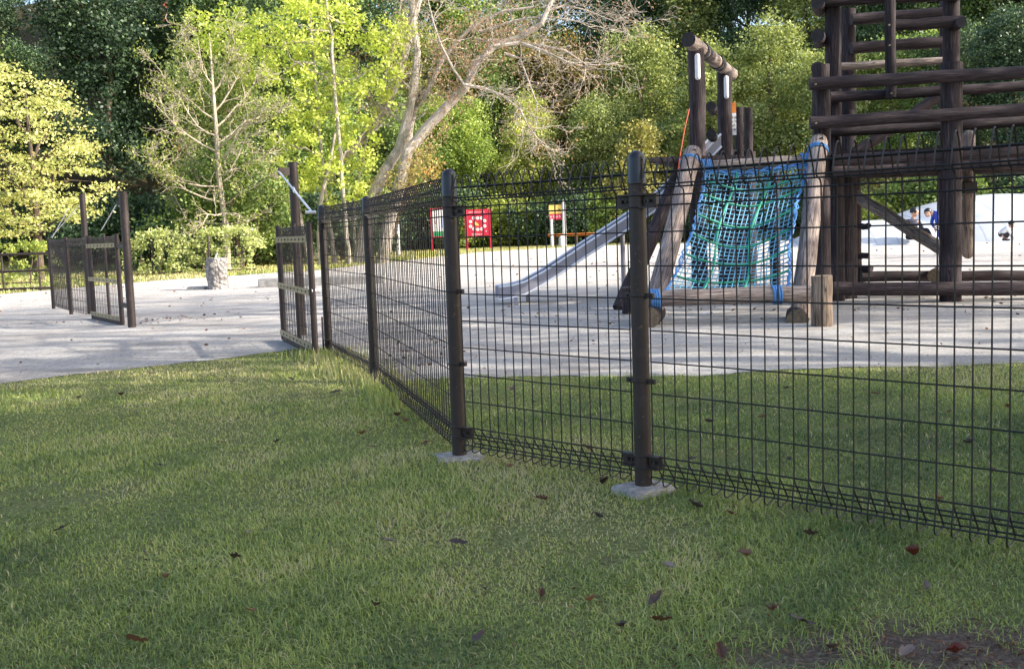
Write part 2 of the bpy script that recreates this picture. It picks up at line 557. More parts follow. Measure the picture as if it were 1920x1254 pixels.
def lobes_clumps(lobes, n, shell=.45):
    """clump centres spread through the outer part of several ellipsoids"""
    w = np.array([l[3] * l[4] for l in lobes], float); w /= w.sum()
    idx = RNG.choice(len(lobes), n, p=w)
    d = RNG.normal(size=(n, 3)); d /= np.linalg.norm(d, axis=1)[:, None]
    r = 1 - shell * RNG.uniform(0, 1, n) ** 1.4
    L = np.array(lobes, float)[idx]
    p = L[:, :3] + d * r[:, None] * np.stack([L[:, 3], L[:, 3], L[:, 4]], 1)
    return p


def crooked(a, b, n, amp, sag=0):
    a = Vector(a); b = Vector(b)
    out = []
    L = (b - a).length
    for i in range(n + 1):
        t = i / n
        p = a.lerp(b, t)
        if 0 < i < n:
            p += Vector((random.gauss(0, amp), random.gauss(0, amp), random.gauss(0, amp * .6))) * L
        p.z += sag * L * math.sin(math.pi * t)
        out.append(p)
    return out


def make_tree(name, H, W, kind, seed, trunk_h=.25, leaf=.15, nclump=260, per=70, sig=.32, bark_m='bark_brown', shape='round', flat=0.2):
    """a tree at the origin: Empty > trunk, crown"""
    random.seed(seed)
    root = empty(name)
    lobes = []
    zb = H * trunk_h
    if shape == 'round':
        lobes.append((0, 0, zb + (H - zb) * .55, W * .30, (H - zb) * .42))
        for k in range(9):
            a = k * 2.4 + random.random(); t = random.uniform(.15, .9)
            rr = W * .5 * (1 - .55 * abs(t - .4)) * random.uniform(.5, .75)
            s = W * random.uniform(.16, .26)
            lobes.append((math.cos(a) * rr, math.sin(a) * rr, zb + (H - zb) * t, s, s * random.uniform(.7, 1.0)))
    elif shape == 'cone':
        for k in range(13):
            t = k / 12; rr = W * .5 * (1 - t) ** .8 * random.uniform(.3, .6)
            a = k * 2.4 + random.random(); s = W * (.27 * (1 - t) + .09)
            lobes.append((math.cos(a) * rr, math.sin(a) * rr, zb + (H - zb) * (.06 + .92 * t), s, s * .7))
    elif shape == 'bush':
        for k in range(10):
            a = k * 2.4 + random.random(); rr = W * .5 * random.uniform(.2, .72)
            s = W * random.uniform(.18, .30)
            lobes.append((math.cos(a) * rr, math.sin(a) * rr, H * random.uniform(.15, .62), s, H * random.uniform(.25, .38)))
    cl = lobes_clumps(lobes, nclump)
    cl = cl[cl[:, 2] > .12]
    sg = np.tile([sig, sig, sig * .65], (len(cl), 1)) * RNG.uniform(.6, 1.3, (len(cl), 1))
    cen, t = clumped(cl, sg, per)
    cen[:, 2] = np.maximum(cen[:, 2], .03)
    # sparse stray tips
    me = leaf_mesh('crown', cen, leaf, t, LEAF[kind], flat)
    cr = bpy.data.objects.new('crown', me); C.objects.link(cr); cr.parent = root
    mb = MB()
    r0 = .02 * H + .03
    top = H * .86
    pts = [Vector((0, 0, -.15))] + crooked((0, 0, .3), (random.uniform(-.04, .04) * H, random.uniform(-.04, .04) * H, top), 6, .018)
    mb.tube(pts, [r0 * 1.35] + [r0 * (1.0 - .85 * i / 6) for i in range(7)], 8)
    for l in lobes[1:]:
        z0 = max(zb * .7, min(l[2] - W * .2, top * .8)); f = z0 / top
        a = Vector((pts[-1].x * f, pts[-1].y * f, z0))
        p = crooked(a, (l[0], l[1], l[2]), 4, .05, .04)
        rb = r0 * (1 - .8 * f) * .5
        mb.tube(p, [rb, rb * .8, rb * .6, rb * .4, rb * .2], 6)
    mb.build('trunk', M[bark_m], root, loc=(0, 0, 0))
    return root


def put(src, px, Y, label, rz=None, sc=1.0, first=[set()], group=None, X=None, cat='tree', dz=-.1):
    o = src if src.name not in first[0] else copy_tree(src)
    first[0].add(src.name)
    x = P(px, 430, Y).x if X is None else X
    o.location = (x, Y, terr(x, Y) + dz * (1 if terr(x, Y) > .2 else 0))
    o.rotation_euler = (0, 0, random.uniform(0, 6.28) if rz is None else rz)
    o.scale = (sc,) * 3 if not hasattr(sc, '__len__') else sc
    tag(o, label, cat, group)
    return o


# protos
T = {}
T['dark1'] = make_tree('evergreen_tree', 11, 6.5, 'dark', 1, .1, .17, 420, 62, .36)
T['dark2'] = make_tree('evergreen_tree', 12, 6, 'dark', 2, .12, .17, 420, 62, .34)
T['mid1'] = make_tree('broadleaf_tree', 10, 6.5, 'mid', 3, .1, .17, 420, 62, .34)
T['mid2'] = make_tree('broadleaf_tree', 9, 6, 'mid', 4, .08, .17, 400, 62, .32)
T['olive1'] = make_tree('broadleaf_tree', 10, 6, 'olive', 5, .1, .17, 400, 60, .34)
T['olive2'] = make_tree('broadleaf_tree', 9, 6, 'russet', 6, .1, .17, 380, 56, .36)
T['grey1'] = make_tree('broadleaf_tree', 10, 6.5, 'grey', 7, .06, .16, 430, 66, .30)
T['pine'] = make_tree('pine_tree', 15, 6, 'dark', 8, .66, .17, 300, 60, .34, 'bark_red', 'cone', .3)
T['bush1'] = make_tree('bush', 2.4, 3.4, 'bush', 9, .05, .13, 190, 60, .22, 'bark_brown', 'bush')
T['bush2'] = make_tree('bush', 3.0, 4.0, 'mid', 10, .05, .14, 220, 60, .24, 'bark_brown', 'bush')
T['bush3'] = make_tree('bush', 2.8, 3.6, 'dark', 11, .05, .14, 220, 60, .24, 'bark_brown', 'bush')
T['gold'] = make_tree('golden_shrub', 5.2, 4.6, 'gold', 12, .04, .14, 260, 44, .22, 'bark_brown', 'cone')

GR = 'trees on the wooded slope behind the playground'
NAMEK = {'dark': 'dark evergreen tree', 'mid': 'mid green broadleaf tree', 'olive': 'olive autumn tree', 'grey': 'pale green broadleaf tree', 'pine': 'tall pine'}
# front row of the wood (px, Y, proto, scale, label)
rowF = [
    (-130, 44, 'mid2', 1.0, 'mid green broadleaf tree at the far left end of the wood'),
    (60, 47, 'dark1', .62, 'dark evergreen behind the yellow maple'),
    (215, 43, 'dark2', .88, 'dark evergreen just right of the yellow maple'),
    (300, 46, 'dark1', .80, 'dark evergreen behind the left part of the hedge'),
    (470, 44, 'dark2', 1.0, 'dark evergreen behind the bare twisted tree'),
    (600, 46, 'mid1', .9, 'mid green tree hidden behind the lime green ginkgo'),
    (725, 62, 'mid2', 1.1, 'mid green tree behind the forked leaning trunks'),
    (860, 66, 'mid1', .85, 'mid green tree above the round white and red signs'),
    (1000, 68, 'grey1', .9, 'pale green tree above the end of the metal slide'),
    (1120, 67, 'olive1', .92, 'olive tree left of the golden shrub'),
    (1215, 70, 'olive1', 1.2, 'olive tree behind the golden shrub'),
    (1335, 66, 'grey1', 1.05, 'pale green leafy tree left of the log post with rope bands'),
    (1450, 64, 'grey1', 1.12, 'large pale green tree between the two log towers'),
    (1570, 60, 'olive1', .95, 'olive tree behind the left corner of the log tower'),
    (1680, 60, 'mid2', 1.0, 'green tree seen through the upper rails of the tower'),
    (1800, 57, 'dark1', .9, 'dark leafy tree at the right corner post of the tower'),
    (1920, 54, 'dark2', .9, 'dark leafy tree at the right edge above the white dome'),
    (2060, 52, 'dark1', .9, 'dark tree past the right edge of the wood'),
]
for px, Y, k, s, lab in rowF:
    put(T[k], px, Y, lab, sc=s, group=GR)
rowB = [(-280, 56, 'dark1', .9), (10, 78, 'pine', .80), (25, 57, 'dark2', .62), (200, 60, 'dark2', .9), (322, 48.5, 'pine', 1.0), (430, 57, 'dark1', 1.2), (560, 60, 'mid1', 1.2),
        (690, 62, 'dark2', 1.2), (800, 74, 'olive1', 1.15), (930, 76, 'mid1', 1.25), (1060, 77, 'olive2', 1.3), (1180, 80, 'dark1', 1.3), (1290, 78, 'olive1', 1.3),
        (1400, 77, 'dark2', 1.2), (1520, 74, 'olive1', 1.3), (1640, 72, 'dark1', 1.2), (1760, 70, 'mid1', 1.2), (1880, 68, 'dark2', 1.25), (2010, 66, 'dark1', 1.25)]
rowC = [(270, 72, 'dark2', 1.1), (380, 70, 'dark1', 1.3), (520, 72, 'mid1', 1.3), (650, 74, 'dark1', 1.4), (780, 86, 'dark2', 1.4), (900, 88, 'mid1', 1.4), (1010, 90, 'olive1', 1.5), (1130, 90, 'dark2', 1.5),
        (1250, 92, 'mid1', 1.5), (1370, 90, 'dark1', 1.5), (1480, 88, 'olive2', 1.6), (1600, 86, 'mid1', 1.5), (1720, 84, 'olive1', 1.5), (1840, 82, 'dark1', 1.5), (1970, 80, 'mid1', 1.5)]
LK = {'dark1': 'dark evergreen tree', 'dark2': 'dark evergreen tree', 'mid1': 'green broadleaf tree', 'mid2': 'green broadleaf tree', 'olive1': 'olive autumn tree', 'olive2': 'russet autumn tree', 'pine': 'pine'}


def where(px):
    marks = [(-100, 'beyond the left edge'), (0, 'above the left edge'), (90, 'over the yellow maple'), (200, 'right of the yellow maple'), (330, 'above the hedge'), (420, 'above the bare twisted tree'),
             (530, 'left of the tall gate post'), (620, 'behind the ginkgo stems'), (720, 'over the leaning trunks'), (850, 'over the white board'), (930, 'over the red sign'), (1030, 'over the yellow sign'),
             (1130, 'over the upper slide'), (1220, 'over the golden shrub'), (1300, 'over the banded log beam'), (1400, 'behind the orange marker'), (1500, 'over the climbing net'), (1600, 'behind the upper tower posts'),
             (1700, 'behind the ladder post of the tower'), (1800, 'right of the tower corner'), (1900, 'over the white dome'), (2050, 'beyond the right edge')]
    return min(marks, key=lambda m: abs(m[0] - px))[1]


for px, Y, k, s in rowB:
    put(T[k], px, Y, LK[k] + ' in the middle row of the slope ' + where(px), sc=s, group=GR)
for px, Y, k, s in rowC:
    put(T[k], px, Y, LK[k] + ' high on the back slope ' + where(px), sc=s, group=GR)

# understorey
for px, Y, k, s, lab in [
    (20, 40, 'bush3', 1.0, 'dark bush under the yellow maple'), (180, 39.5, 'bush3', 1.0, 'dark bush behind the left gate leaf'),
    (330, 40, 'bush3', 1.1, 'dark bush behind the middle of the hedge'), (450, 38, 'bush2', 1.1, 'green bush under the bare twisted tree'),
    (385, 37, 'bush2', 1.15, 'leafy green bush at the foot of the bare twisted tree'),
    (530, 40, 'bush3', 1.1, 'dark bush behind the tall gate post'), (640, 42, 'bush3', 1.1, 'dark bush behind the ginkgo stems'),
    (748, 61, 'bush3', 1.2, 'dark bush behind the leaning trunks'), (700, 62, 'bush3', 1.4, 'dark bush behind the foot of the cherry'), (820, 61.5, 'bush3', 1.4, 'dark bush between the white board and the red board'),
    (790, 66, 'bush2', 1.3, 'green bush behind the white board'),
    (870, 63, 'bush1', 1.5, 'sunlit yellow green bush behind the red sign'), (960, 63, 'bush1', 1.5, 'sunlit yellow green bush right of the red sign'),
    (1040, 62, 'bush3', 1.2, 'dark bush behind the yellow sign'), (1100, 63, 'bush2', 1.2, 'green bush behind the orange rail'),
    (1200, 62, 'gold', 1.35, 'golden shrub with a pointed top left of the slide tower'), (1290, 61, 'bush3', 1.2, 'dark bush behind the upper slide'),
    (1380, 60, 'bush2', 1.3, 'green bush seen through the climbing net'), (1470, 60, 'bush1', 1.3, 'bright bush seen through the climbing net'),
    (1560, 56, 'bush3', 1.2, 'dark bush left of the white dome'), (1650, 54, 'bush1', 1.35, 'sunny bush behind the left slope of the dome'),
    (1740, 53, 'bush2', 1.3, 'green bush behind the two people on the dome'), (1830, 52, 'bush2', 1.3, 'green bush behind the hanging log'),
    (1930, 51, 'bush3', 1.3, 'dark bush behind the top of the dome'), (2030, 50, 'bush3', 1.3, 'dark bush past the right edge of the dome')]:
    put(T[k], px, Y, lab, sc=s, group='bushes at the foot of the wood', cat='bush')

# trees standing to the right of the lawn and behind the camera; they shade the foreground
T['shade'] = make_tree('shade_tree', 12, 8.5, 'mid', 21, .2, .22, 480, 90, .42)
SHG = 'shade trees beside the lawn'
for i, (X, Y, s, lab) in enumerate([
    (13.5, -.9, 1.0, 'shade tree right of the lawn level with the near fence'),
    (20.0, -4.5, 1.25, 'taller shade tree behind the first row'),
    (14.5, -8.0, .95, 'shade tree furthest back beside the lawn')]):
    put(T['shade'], 0, Y, lab, sc=s, X=X, group=SHG)
# sparser ones further on: their stems and crowns throw the streaks over the sand
T['sparse'] = make_tree('slender_tree', 10, 5, 'olive', 22, .35, .2, 30, 40, .30)
for X, Y, s, lab in [(12.5, 4.2, 1.3, 'slender tree to the right just behind the shade trees'), (18.5, 6.0, 1.6, 'slender tree to the right level with the net ramp'), (14.0, 8.6, 1.35, 'slender tree to the right level with the tower'),
                     (20.5, 11.0, 1.6, 'slender tree to the right beyond the tower'), (25, 20, 1.5, 'slender tree well right of the tower')]:
    put(T['sparse'], 0, Y, lab, sc=s, X=X, group='slender trees right of the playground')

# ------------------------------------------------------------------ yellow maple
def poly_clumps(poly, Y0, Y1, n):
    """clump centres inside an outline given in the plane facing the playground"""
    poly = np.array(poly, float)
    out = []
    mn = poly.min(0); mx = poly.max(0)
    while len(out) < n:
        q = RNG.uniform(mn, mx)
        x, y = q; ins = False; j = len(poly) - 1
        for i in range(len(poly)):
            if (poly[i][1] > y) != (poly[j][1] > y) and x < (poly[j][0] - poly[i][0]) * (y - poly[i][1]) / (poly[j][1] - poly[i][1] + 1e-9) + poly[i][0]: ins = not ins
            j = i
        if ins: out.append(tuple(P(x, y, RNG.uniform(Y0, Y1))))
    return np.array(out)


def leafy(name, cen, t, size, kind, root, flat=.2, aspect=.62):
    me = leaf_mesh(name, cen - np.array(root.location), size, t, LEAF[kind], flat, aspect=aspect)
    o = bpy.data.objects.new(name, me); C.objects.link(o); o.parent = root
    return o


def maple():
    base = G(74, 527)
    Y = base.y
    root = empty('maple_tree', base, label='small maple with yellow green autumn leaves by the left rail fence', cat='tree')
    poly = [(-150, 330), (-140, 200), (-60, 130), (10, 118), (50, 150), (90, 165), (110, 145), (130, 190), (145, 235), (182, 252), (168, 290), (190, 320), (206, 350), (180, 372), (185, 400), (140, 420), (95, 425), (40, 440), (-40, 450), (-120, 440)]
    cl = poly_clumps(poly, Y - 1.9, Y + 1.9, 330)
    # thin out the back top, keep leaf trays flat
    cen, t = clumped(cl, (.22, .22, .05), 50, .4)
    leafy('crown', cen, t, .082, 'maple', root, .4, .8)
    mb = MB()
    p = [base + Vector((0, 0, -.1)), P(73, 480, Y), P(70, 430, Y), P(66, 370, Y), P(60, 300, Y), P(52, 230, Y), P(48, 170, Y)]
    mb.tube(p, [.17, .12, .11, .085, .06, .04, .02], 8)
    for (x0, y0, x1, y1, dy) in [(70, 440, 150, 380, -.8), (70, 430, -30, 360, .6), (69, 400, 120, 300, .9), (66, 370, -20, 270, -.7), (64, 340, 170, 340, -.2), (60, 300, 110, 210, .4), (56, 270, 0, 180, .5), (71, 445, -90, 410, -.4), (66, 390, 20, 330, -1.2), (60, 330, 130, 260, -1.0)]:
        a = P(x0, y0, Y); b = P(x1, y1, Y + dy)
        mb.tube(crooked(a, b, 6, .04), [.05, .045, .038, .03, .022, .015, .008], 6)
    mb.build('trunk', M['bark_brown'], root)


maple()


# ------------------------------------------------------------------ ginkgo with several stems
def ginkgo():
    base = G(640, 495)
    Y = base.y
    root = empty('ginkgo_tree', base, label='tall ginkgo with several pale stems and bright lime green leaves behind the gate', cat='tree')
    blobs = [(430, 70, 60, 38), (500, 60, 60, 42), (560, 40, 60, 42), (480, 130, 42, 34), (540, 130, 50, 45), (590, 110, 40, 60), (650, 40, 38, 45), (530, 200, 30, 38),
             (580, 220, 36, 50), (560, 290, 44, 48), (520, 265, 24, 28), (600, 320, 42, 34), (640, 250, 30, 40), (660, 190, 34, 30), (700, 150, 30, 34), (735, 95, 30, 30),
             (760, 60, 22, 36), (690, 80, 26, 22), (660, 330, 30, 30), (630, 370, 30, 18), (700, 250, 16, 24), (390, 95, 40, 22), (420, 30, 70, 26), (590, 10, 60, 20), (680, 300, 22, 26), (725, 190, 16, 22), (690, 215, 20, 20), (560, 350, 26, 16), (540, -40, 160, 40), (640, 130, 26, 40), (610, 190, 24, 30), (720, 60, 30, 24), (750, 130, 18, 26), (680, 360, 18, 20), (640, 290, 22, 26)]
    cl = []
    for (x, y, rx, ry) in blobs:
        n = int(rx * ry / 88) + 3
        for _ in range(n):
            a = random.uniform(0, 6.28); r = math.sqrt(random.random())
            cl.append(tuple(P(x + rx * r * math.cos(a), y + ry * r * math.sin(a), Y + random.uniform(-1.1, 1.1) * (.4 + rx / 60))))
    cl = np.array(cl)
    cen, t = clumped(cl, (.12, .12, .11), 30, .5)
    leafy('crown', cen, t, .105, 'lime', root, .1, .9)
    mb = MB()
    stems = [([(655, 502), (648, 430), (640, 330), (632, 220), (622, 100), (612, 0), (606, -90)], .085, -.7),
             ([(628, 510), (622, 440), (612, 380), (604, 300), (596, 200), (588, 110), (575, 0), (570, -80)], .08, .4),
             ([(602, 505), (598, 440), (602, 370), (620, 300), (628, 250)], .10, -.4),
             ([(578, 480), (566, 430), (560, 390), (550, 340)], .10, .2),
             ([(668, 500), (664, 420), (672, 330), (690, 250), (716, 160), (745, 60), (760, -60)], .07, .9)]
    for pts, r, dy in stems:
        p3 = [P(x, y, Y + dy) for x, y in pts]
        p3[0].z = -.1
        p3 = [q for k in range(len(p3) - 1) for q in crooked(p3[k], p3[k + 1], 3, .018)[:-1]] + [p3[-1]]
        n = len(p3)
        mb.tube(p3, [r * 1.35] + [r * (1 - .6 * i / n) for i in range(1, n)], 8)
    for (x0, y0, x1, y1) in [(625, 165, 500, 55), (622, 160, 700, 130), (632, 215, 560, 190), (640, 300, 700, 230), (596, 200, 510, 120), (600, 290, 530, 260), (618, 60, 540, 40), (615, 30, 700, 60), (590, 120, 480, 130), (588, 80, 430, 70), (640, 320, 600, 350)]:
        a = P(x0, y0, Y); b = P(x1, y1, Y + random.uniform(-.6, .6))
        mb.tube(crooked(a, b, 5, .05, -.05), [.05, .042, .035, .026, .018, .01], 6)
    mb.build('trunk', M['bark_pale'], root)


ginkgo()


# ------------------------------------------------------------------ bare trees
def twigs(mb, a, d, L, r, depth, curl, rmin=.006, tips=None, seg=5, spread=.9):
    """recursive crooked branch"""
    n = 4
    pts = [Vector(a)]
    dd = Vector(d).normalized()
    rad = [r]
    for i in range(n):
        dd = (dd + Vector((random.gauss(0, .24), random.gauss(0, .24), random.gauss(0, .2) + curl))).normalized()
        pts.append(pts[-1] + dd * L / n)
        rad.append(max(rmin * .8, r * (1 - .6 * (i + 1) / n)))
    mb.tube(pts, rad, seg if r > .015 else 4, caps=False)
    if tips is not None: tips.append(pts[-1])
    if depth <= 0: return
    k = random.choice((3, 4, 4, 5))
    for j in range(k):
        i = random.choice((1, 2, 3, 4))
        b = pts[i]
        nd_ = (dd + Vector((random.gauss(0, spread), random.gauss(0, spread * .7), random.gauss(0, spread * .6)))).normalized()
        twigs(mb, b, nd_, L * random.uniform(.5, .72), max(rmin, rad[i] * .6), depth - 1, curl, rmin, tips, seg, spread)


def cherry():
    base = G(694, 493)
    Y = base.y
    root = empty('bare_cherry_tree', base, label='large leaning tree with forked pale trunks, bare arching branches and a few dry leaves', cat='tree')
    random.seed(31)
    mb = MB()
    tips = []
    limbs = [
        ([(672, 508), (682, 440), (698, 372), (722, 320), (748, 280), (762, 230), (775, 170), (782, 100), (775, 40), (770, -40)], .25, .09, .0),
        ([(716, 498), (728, 420), (748, 350), (764, 285), (800, 240), (842, 195), (872, 165), (892, 120), (925, 88), (975, 70), (1015, 45), (1035, 0), (1050, -60)], .235, .065, -.4),
        ([(640, 300), (690, 250), (730, 190), (752, 130), (770, 60), (785, 0), (790, -60)], .16, .11, .9),
        ([(764, 285), (768, 240), (778, 200), (800, 175), (830, 110), (880, 55), (940, 22), (1000, 14)], .14, .04, .5),
        ([(892, 75), (950, 78), (1010, 85), (1060, 95), (1100, 122)], .07, .02, .6),
        ([(925, 88), (975, 80), (1025, 98), (1060, 115), (1095, 125)], .075, .02, -1.0),
        ([(872, 160), (905, 165), (940, 178), (975, 205), (992, 240), (1010, 262)], .06, .018, -.9),
        ([(872, 162), (850, 130), (825, 80), (812, 40), (800, -10)], .05, .018, -.9),
        ([(945, 100), (975, 110), (990, 150), (1005, 190), (1008, 220)], .045, .015, -.9),
        ([(900, 60), (960, 40), (1020, 30), (1080, 40), (1140, 55)], .05, .015, .2),
        ([(770, 245), (735, 215), (700, 190), (680, 150), (660, 120)], .05, .016, .3),
        ([(1030, 20), (1060, 10), (1100, 20), (1150, 40)], .045, .014, .1)]
    for pts, r0, r1, dy in limbs:
        p3 = [P(x, y, Y + dy + .12 * math.sin(i * 1.7)) for i, (x, y) in enumerate(pts)]
        if pts[0][1] > 480: p3[0].z = -.15
        n = len(p3)
        mb.tube(p3, [r0 + (r1 - r0) * i / (n - 1) for i in range(n)], 9 if r0 > .1 else 6)
        for i in range(max(1, n // 4) if pts[0][1] < 400 else n // 2, n):
            for q in range(2 if i < n - 1 else 3):
                d = (p3[min(i + 1, n - 1)] - p3[i - 1]).normalized() + Vector((random.gauss(0, .9), random.gauss(0, .7), random.gauss(0, .7)))
                rr = max(.016, (r0 + (r1 - r0) * i / (n - 1)) * .22)
                twigs(mb, p3[i], d, random.uniform(.7, 1.5), min(rr, .03), 2, .03, .0065, tips)
    mb.build('trunk', M['bark_pale'], root, smooth=False)
    tp = np.array([tuple(t) for t in tips if True])
    sel = tp[RNG.choice(len(tp), min(len(tp), 420), replace=False)]
    extra = poly_clumps([(770, 300), (810, 200), (800, 60), (900, 20), (1000, 60), (940, 130), (860, 200), (820, 280), (760, 340), (700, 340)], Y - 1.2, Y + 1.2, 420)
    cen, t = clumped(np.vstack([sel, extra]), .18, 7, .4)
    leafy('dry_leaves', cen, t, .10, 'orange', root, 0, .5)


cherry()


def bare_tree():
    base = G(425, 500)
    base = Vector((P(424, 470, 34).x, 34, 0))
    Y = 34
    root = empty('bare_twisted_tree', base, label='slim bare tree with crooked pale upturned branches behind the hedge', cat='tree')
    random.seed(5)
    mb = MB(); tips = []
    tr = [base - Vector((0, 0, .1)), P(424, 430, Y), P(410, 330, Y), P(405, 240, Y), P(398, 150, Y), P(395, 100, Y), P(392, 62, Y)]
    mb.tube(tr, [.13, .10, .08, .065, .045, .028, .012], 8)
    # upturned arms: (start height px, end x, end y)
    arms = [(415, 460, 475, 455, 300), (415, 400, 285, 300, 300)]
    for (y0, xm, ym, x1, y1) in [(420, 350, 400, 318, 345), (420, 470, 400, 520, 380), (380, 350, 345, 300, 310), (385, 450, 350, 500, 335), (350, 340, 330, 278, 295), (345, 450, 300, 500, 290),
                                 (320, 365, 290, 330, 240), (310, 440, 250, 490, 200), (285, 350, 240, 310, 215), (280, 450, 225, 520, 215), (255, 370, 225, 335, 180), (240, 440, 190, 475, 160), (225, 360, 180, 310, 150),
                                 (210, 430, 160, 455, 120), (190, 370, 140, 345, 100), (175, 420, 130, 440, 80), (160, 380, 120, 370, 70), (360, 380, 350, 355, 290), (330, 430, 310, 460, 260), (400, 390, 390, 370, 430), (400, 450, 390, 440, 430), (270, 460, 215, 505, 210)]:
        xs = np.interp(y0, [62, 100, 150, 240, 330, 430], [392, 395, 398, 405, 410, 424])
        a = P(xs, y0, Y); dy = random.uniform(-1.1, 1.1)
        m_ = P(xm, ym + 12, Y + dy * .6); b = P(x1, y1, Y + dy)
        pts = [a, a.lerp(m_, .5) + Vector((0, 0, -.05)), m_, m_.lerp(b, .5) + Vector((0, 0, -.06)), b]
        mb.tube(pts, [.032, .028, .024, .018, .011], 6, caps=False)
        for i in (1, 2, 2, 3, 3, 4, 4):
            d = (b - a).normalized() * .8 + Vector((random.gauss(0, .7), random.gauss(0, .7), random.uniform(-.4, .9)))
            twigs(mb, pts[i], d, random.uniform(.35, .75), .015, 2 if i > 2 else 1, .04, .0075, tips)
    mb.build('trunk', M['twig_pale'], root, smooth=False)
    tp = np.array([tuple(t) for t in tips])
    sel = tp[RNG.choice(len(tp), min(len(tp), 750), replace=False)]
    cen, t = clumped(sel, .13, 9, .4)
    leafy('leaves', cen, t, .085, 'bush', root, 0, .6)


bare_tree()


# camellia-like small trees below and beside it
def leafy_small(name, label, poly, Y, n, per, sig, size, kind, base_px):
    base = Vector((P(base_px, 470, Y).x, Y, 0))
    root = empty(name, base, label=label, cat='tree')
    cl = poly_clumps(poly, Y - 1.3, Y + 1.3, n)
    cen, t = clumped(cl, sig, per, .5)
    cen[:, 2] = np.maximum(cen[:, 2], .1)
    leafy('crown', cen, t, size, kind, root)
    mb = MB()
    top = Vector((cl[:, 0].mean(), Y, cl[:, 2].mean()))
    mb.tube([base - Vector((0, 0, .1)), base.lerp(top, .5), top], [.12, .09, .05], 7)
    for k in range(8):
        q = Vector(cl[(k * 7) % len(cl)]); mb.tube(crooked(base.lerp(top, random.uniform(.3, .9)), q, 4, .05), [.04, .03, .025, .018, .01], 5)
    mb.build('trunk', M['bark_brown'], root)


leafy_small('camellia_tree', 'glossy green camellia behind the right end of the hedge', [(330, 340), (370, 280), (430, 270), (480, 300), (540, 330), (548, 390), (530, 440), (470, 430), (440, 440), (340, 425), (318, 380)], 35.2, 230, 60, .18, .12, 'mid', 450)
leafy_small('camellia_tree', 'grey green tree behind the top of the bare twisted tree', [(320, 120), (400, 90), (470, 120), (480, 220), (460, 290), (380, 300), (330, 260)], 38.5, 130, 60, .26, .12, 'grey', 400)
leafy_small('autumn_shrub', 'reddish brown shrub behind the leaning trunks', [(770, 300), (800, 265), (830, 300), (820, 340), (790, 370), (700, 372), (690, 340), (740, 320)], 37, 34, 44, .2, .11, 'russet', 715)

# ------------------------------------------------------------------ hedges
def hedge(name, x0, x1, Y, D, H, label, seed, kind='bush'):
    rng = np.random.default_rng(seed)
    root = empty(name, ((x0 + x1) / 2, Y, 0), label=label, cat='hedge')
    n = int((x1 - x0) * (D * 1.0 + H * 2) * 95)
    cl = []
    for _ in range(n // 9):
        u = rng.uniform(0, 1)
        x = x0 + (x1 - x0) * u
        hh = H * (1 - .03 * math.sin(x * 1.9) ** 2 + .015 * math.sin(x * 5))
        edge = min(1, (min(x - x0, x1 - x) / .5 + .25)) ** .5
        hh *= edge
        f = rng.uniform(0, 1)
        if f < .4: p = (x, Y + rng.uniform(-.5, .5) * D, hh)
        elif f < .85: p = (x, Y - D / 2, rng.uniform(.08, hh))
        else: p = (x, Y + D / 2, rng.uniform(.08, hh))
        cl.append(p)
    cen, t = clumped(np.array(cl), .06, 34, .45)
    cen[:, 2] = np.maximum(cen[:, 2], .02)
    leafy('foliage', cen, t, .085, kind, root)
    mb = MB()
    mb.tube([(x0 + .2, Y, .05), (x1 - .2, Y, .06)], .02, 5)
    for k in range(max(1, int((x1 - x0) / .6))):
        x = x0 + .3 + k * .6
        mb.tube(crooked((x, Y, -.05), (x + .1, Y, H * .8), 4, .04), [.03, .026, .02, .014, .008], 5)
    mb.build('stems', M['bark_brown'], root)


hx = lambda px, Y: P(px, 480, Y).x
hedge('hedge', hx(238, 31.2), hx(352, 31.2), 31.2, 1.6, 1.22, 'clipped hedge behind the two posts of the far fence', 3, 'hedge')
hedge('hedge', hx(362, 32), hx(492, 32), 32, 2.0, 1.27, 'clipped hedge with rounded right end behind the stone pillar', 4, 'hedge')
hedge('hedge', hx(-60, 27), hx(92, 27), 27, 1.4, 1.02, 'low hedge behind the left rail fence', 5)


# ------------------------------------------------------------------ mesh fence
SEC = [(-.002, .124), (-.022, .094), (-.048, .058), (-.049, .050), (-.043, .043), (-.020, .036), (.000, .033), (.010, .038), (.013, .050), (.010, .078), (.002, .112), (0, .128), (0, .3), (0, .6), (0, .9),
       (0, 1.050), (.004, 1.060), (.026, 1.074), (.029, 1.086), (.022, 1.115), (.008, 1.156), (.002, 1.168), (-.006, 1.172), (-.014, 1.167), (-.021, 1.155), (-.036, 1.112), (-.048, 1.070)]
HOR = [(0, .134), (0, .108), (.012, .064), (-.046, .060), (-.024, .088), (0, .243), (0, .356), (0, .468), (0, .578), (0, .690), (0, .803), (0, .920), (0, 1.010), (0, 1.043),
       (.022, 1.080), (-.050, 1.072), (.016, 1.122), (-.034, 1.122)]


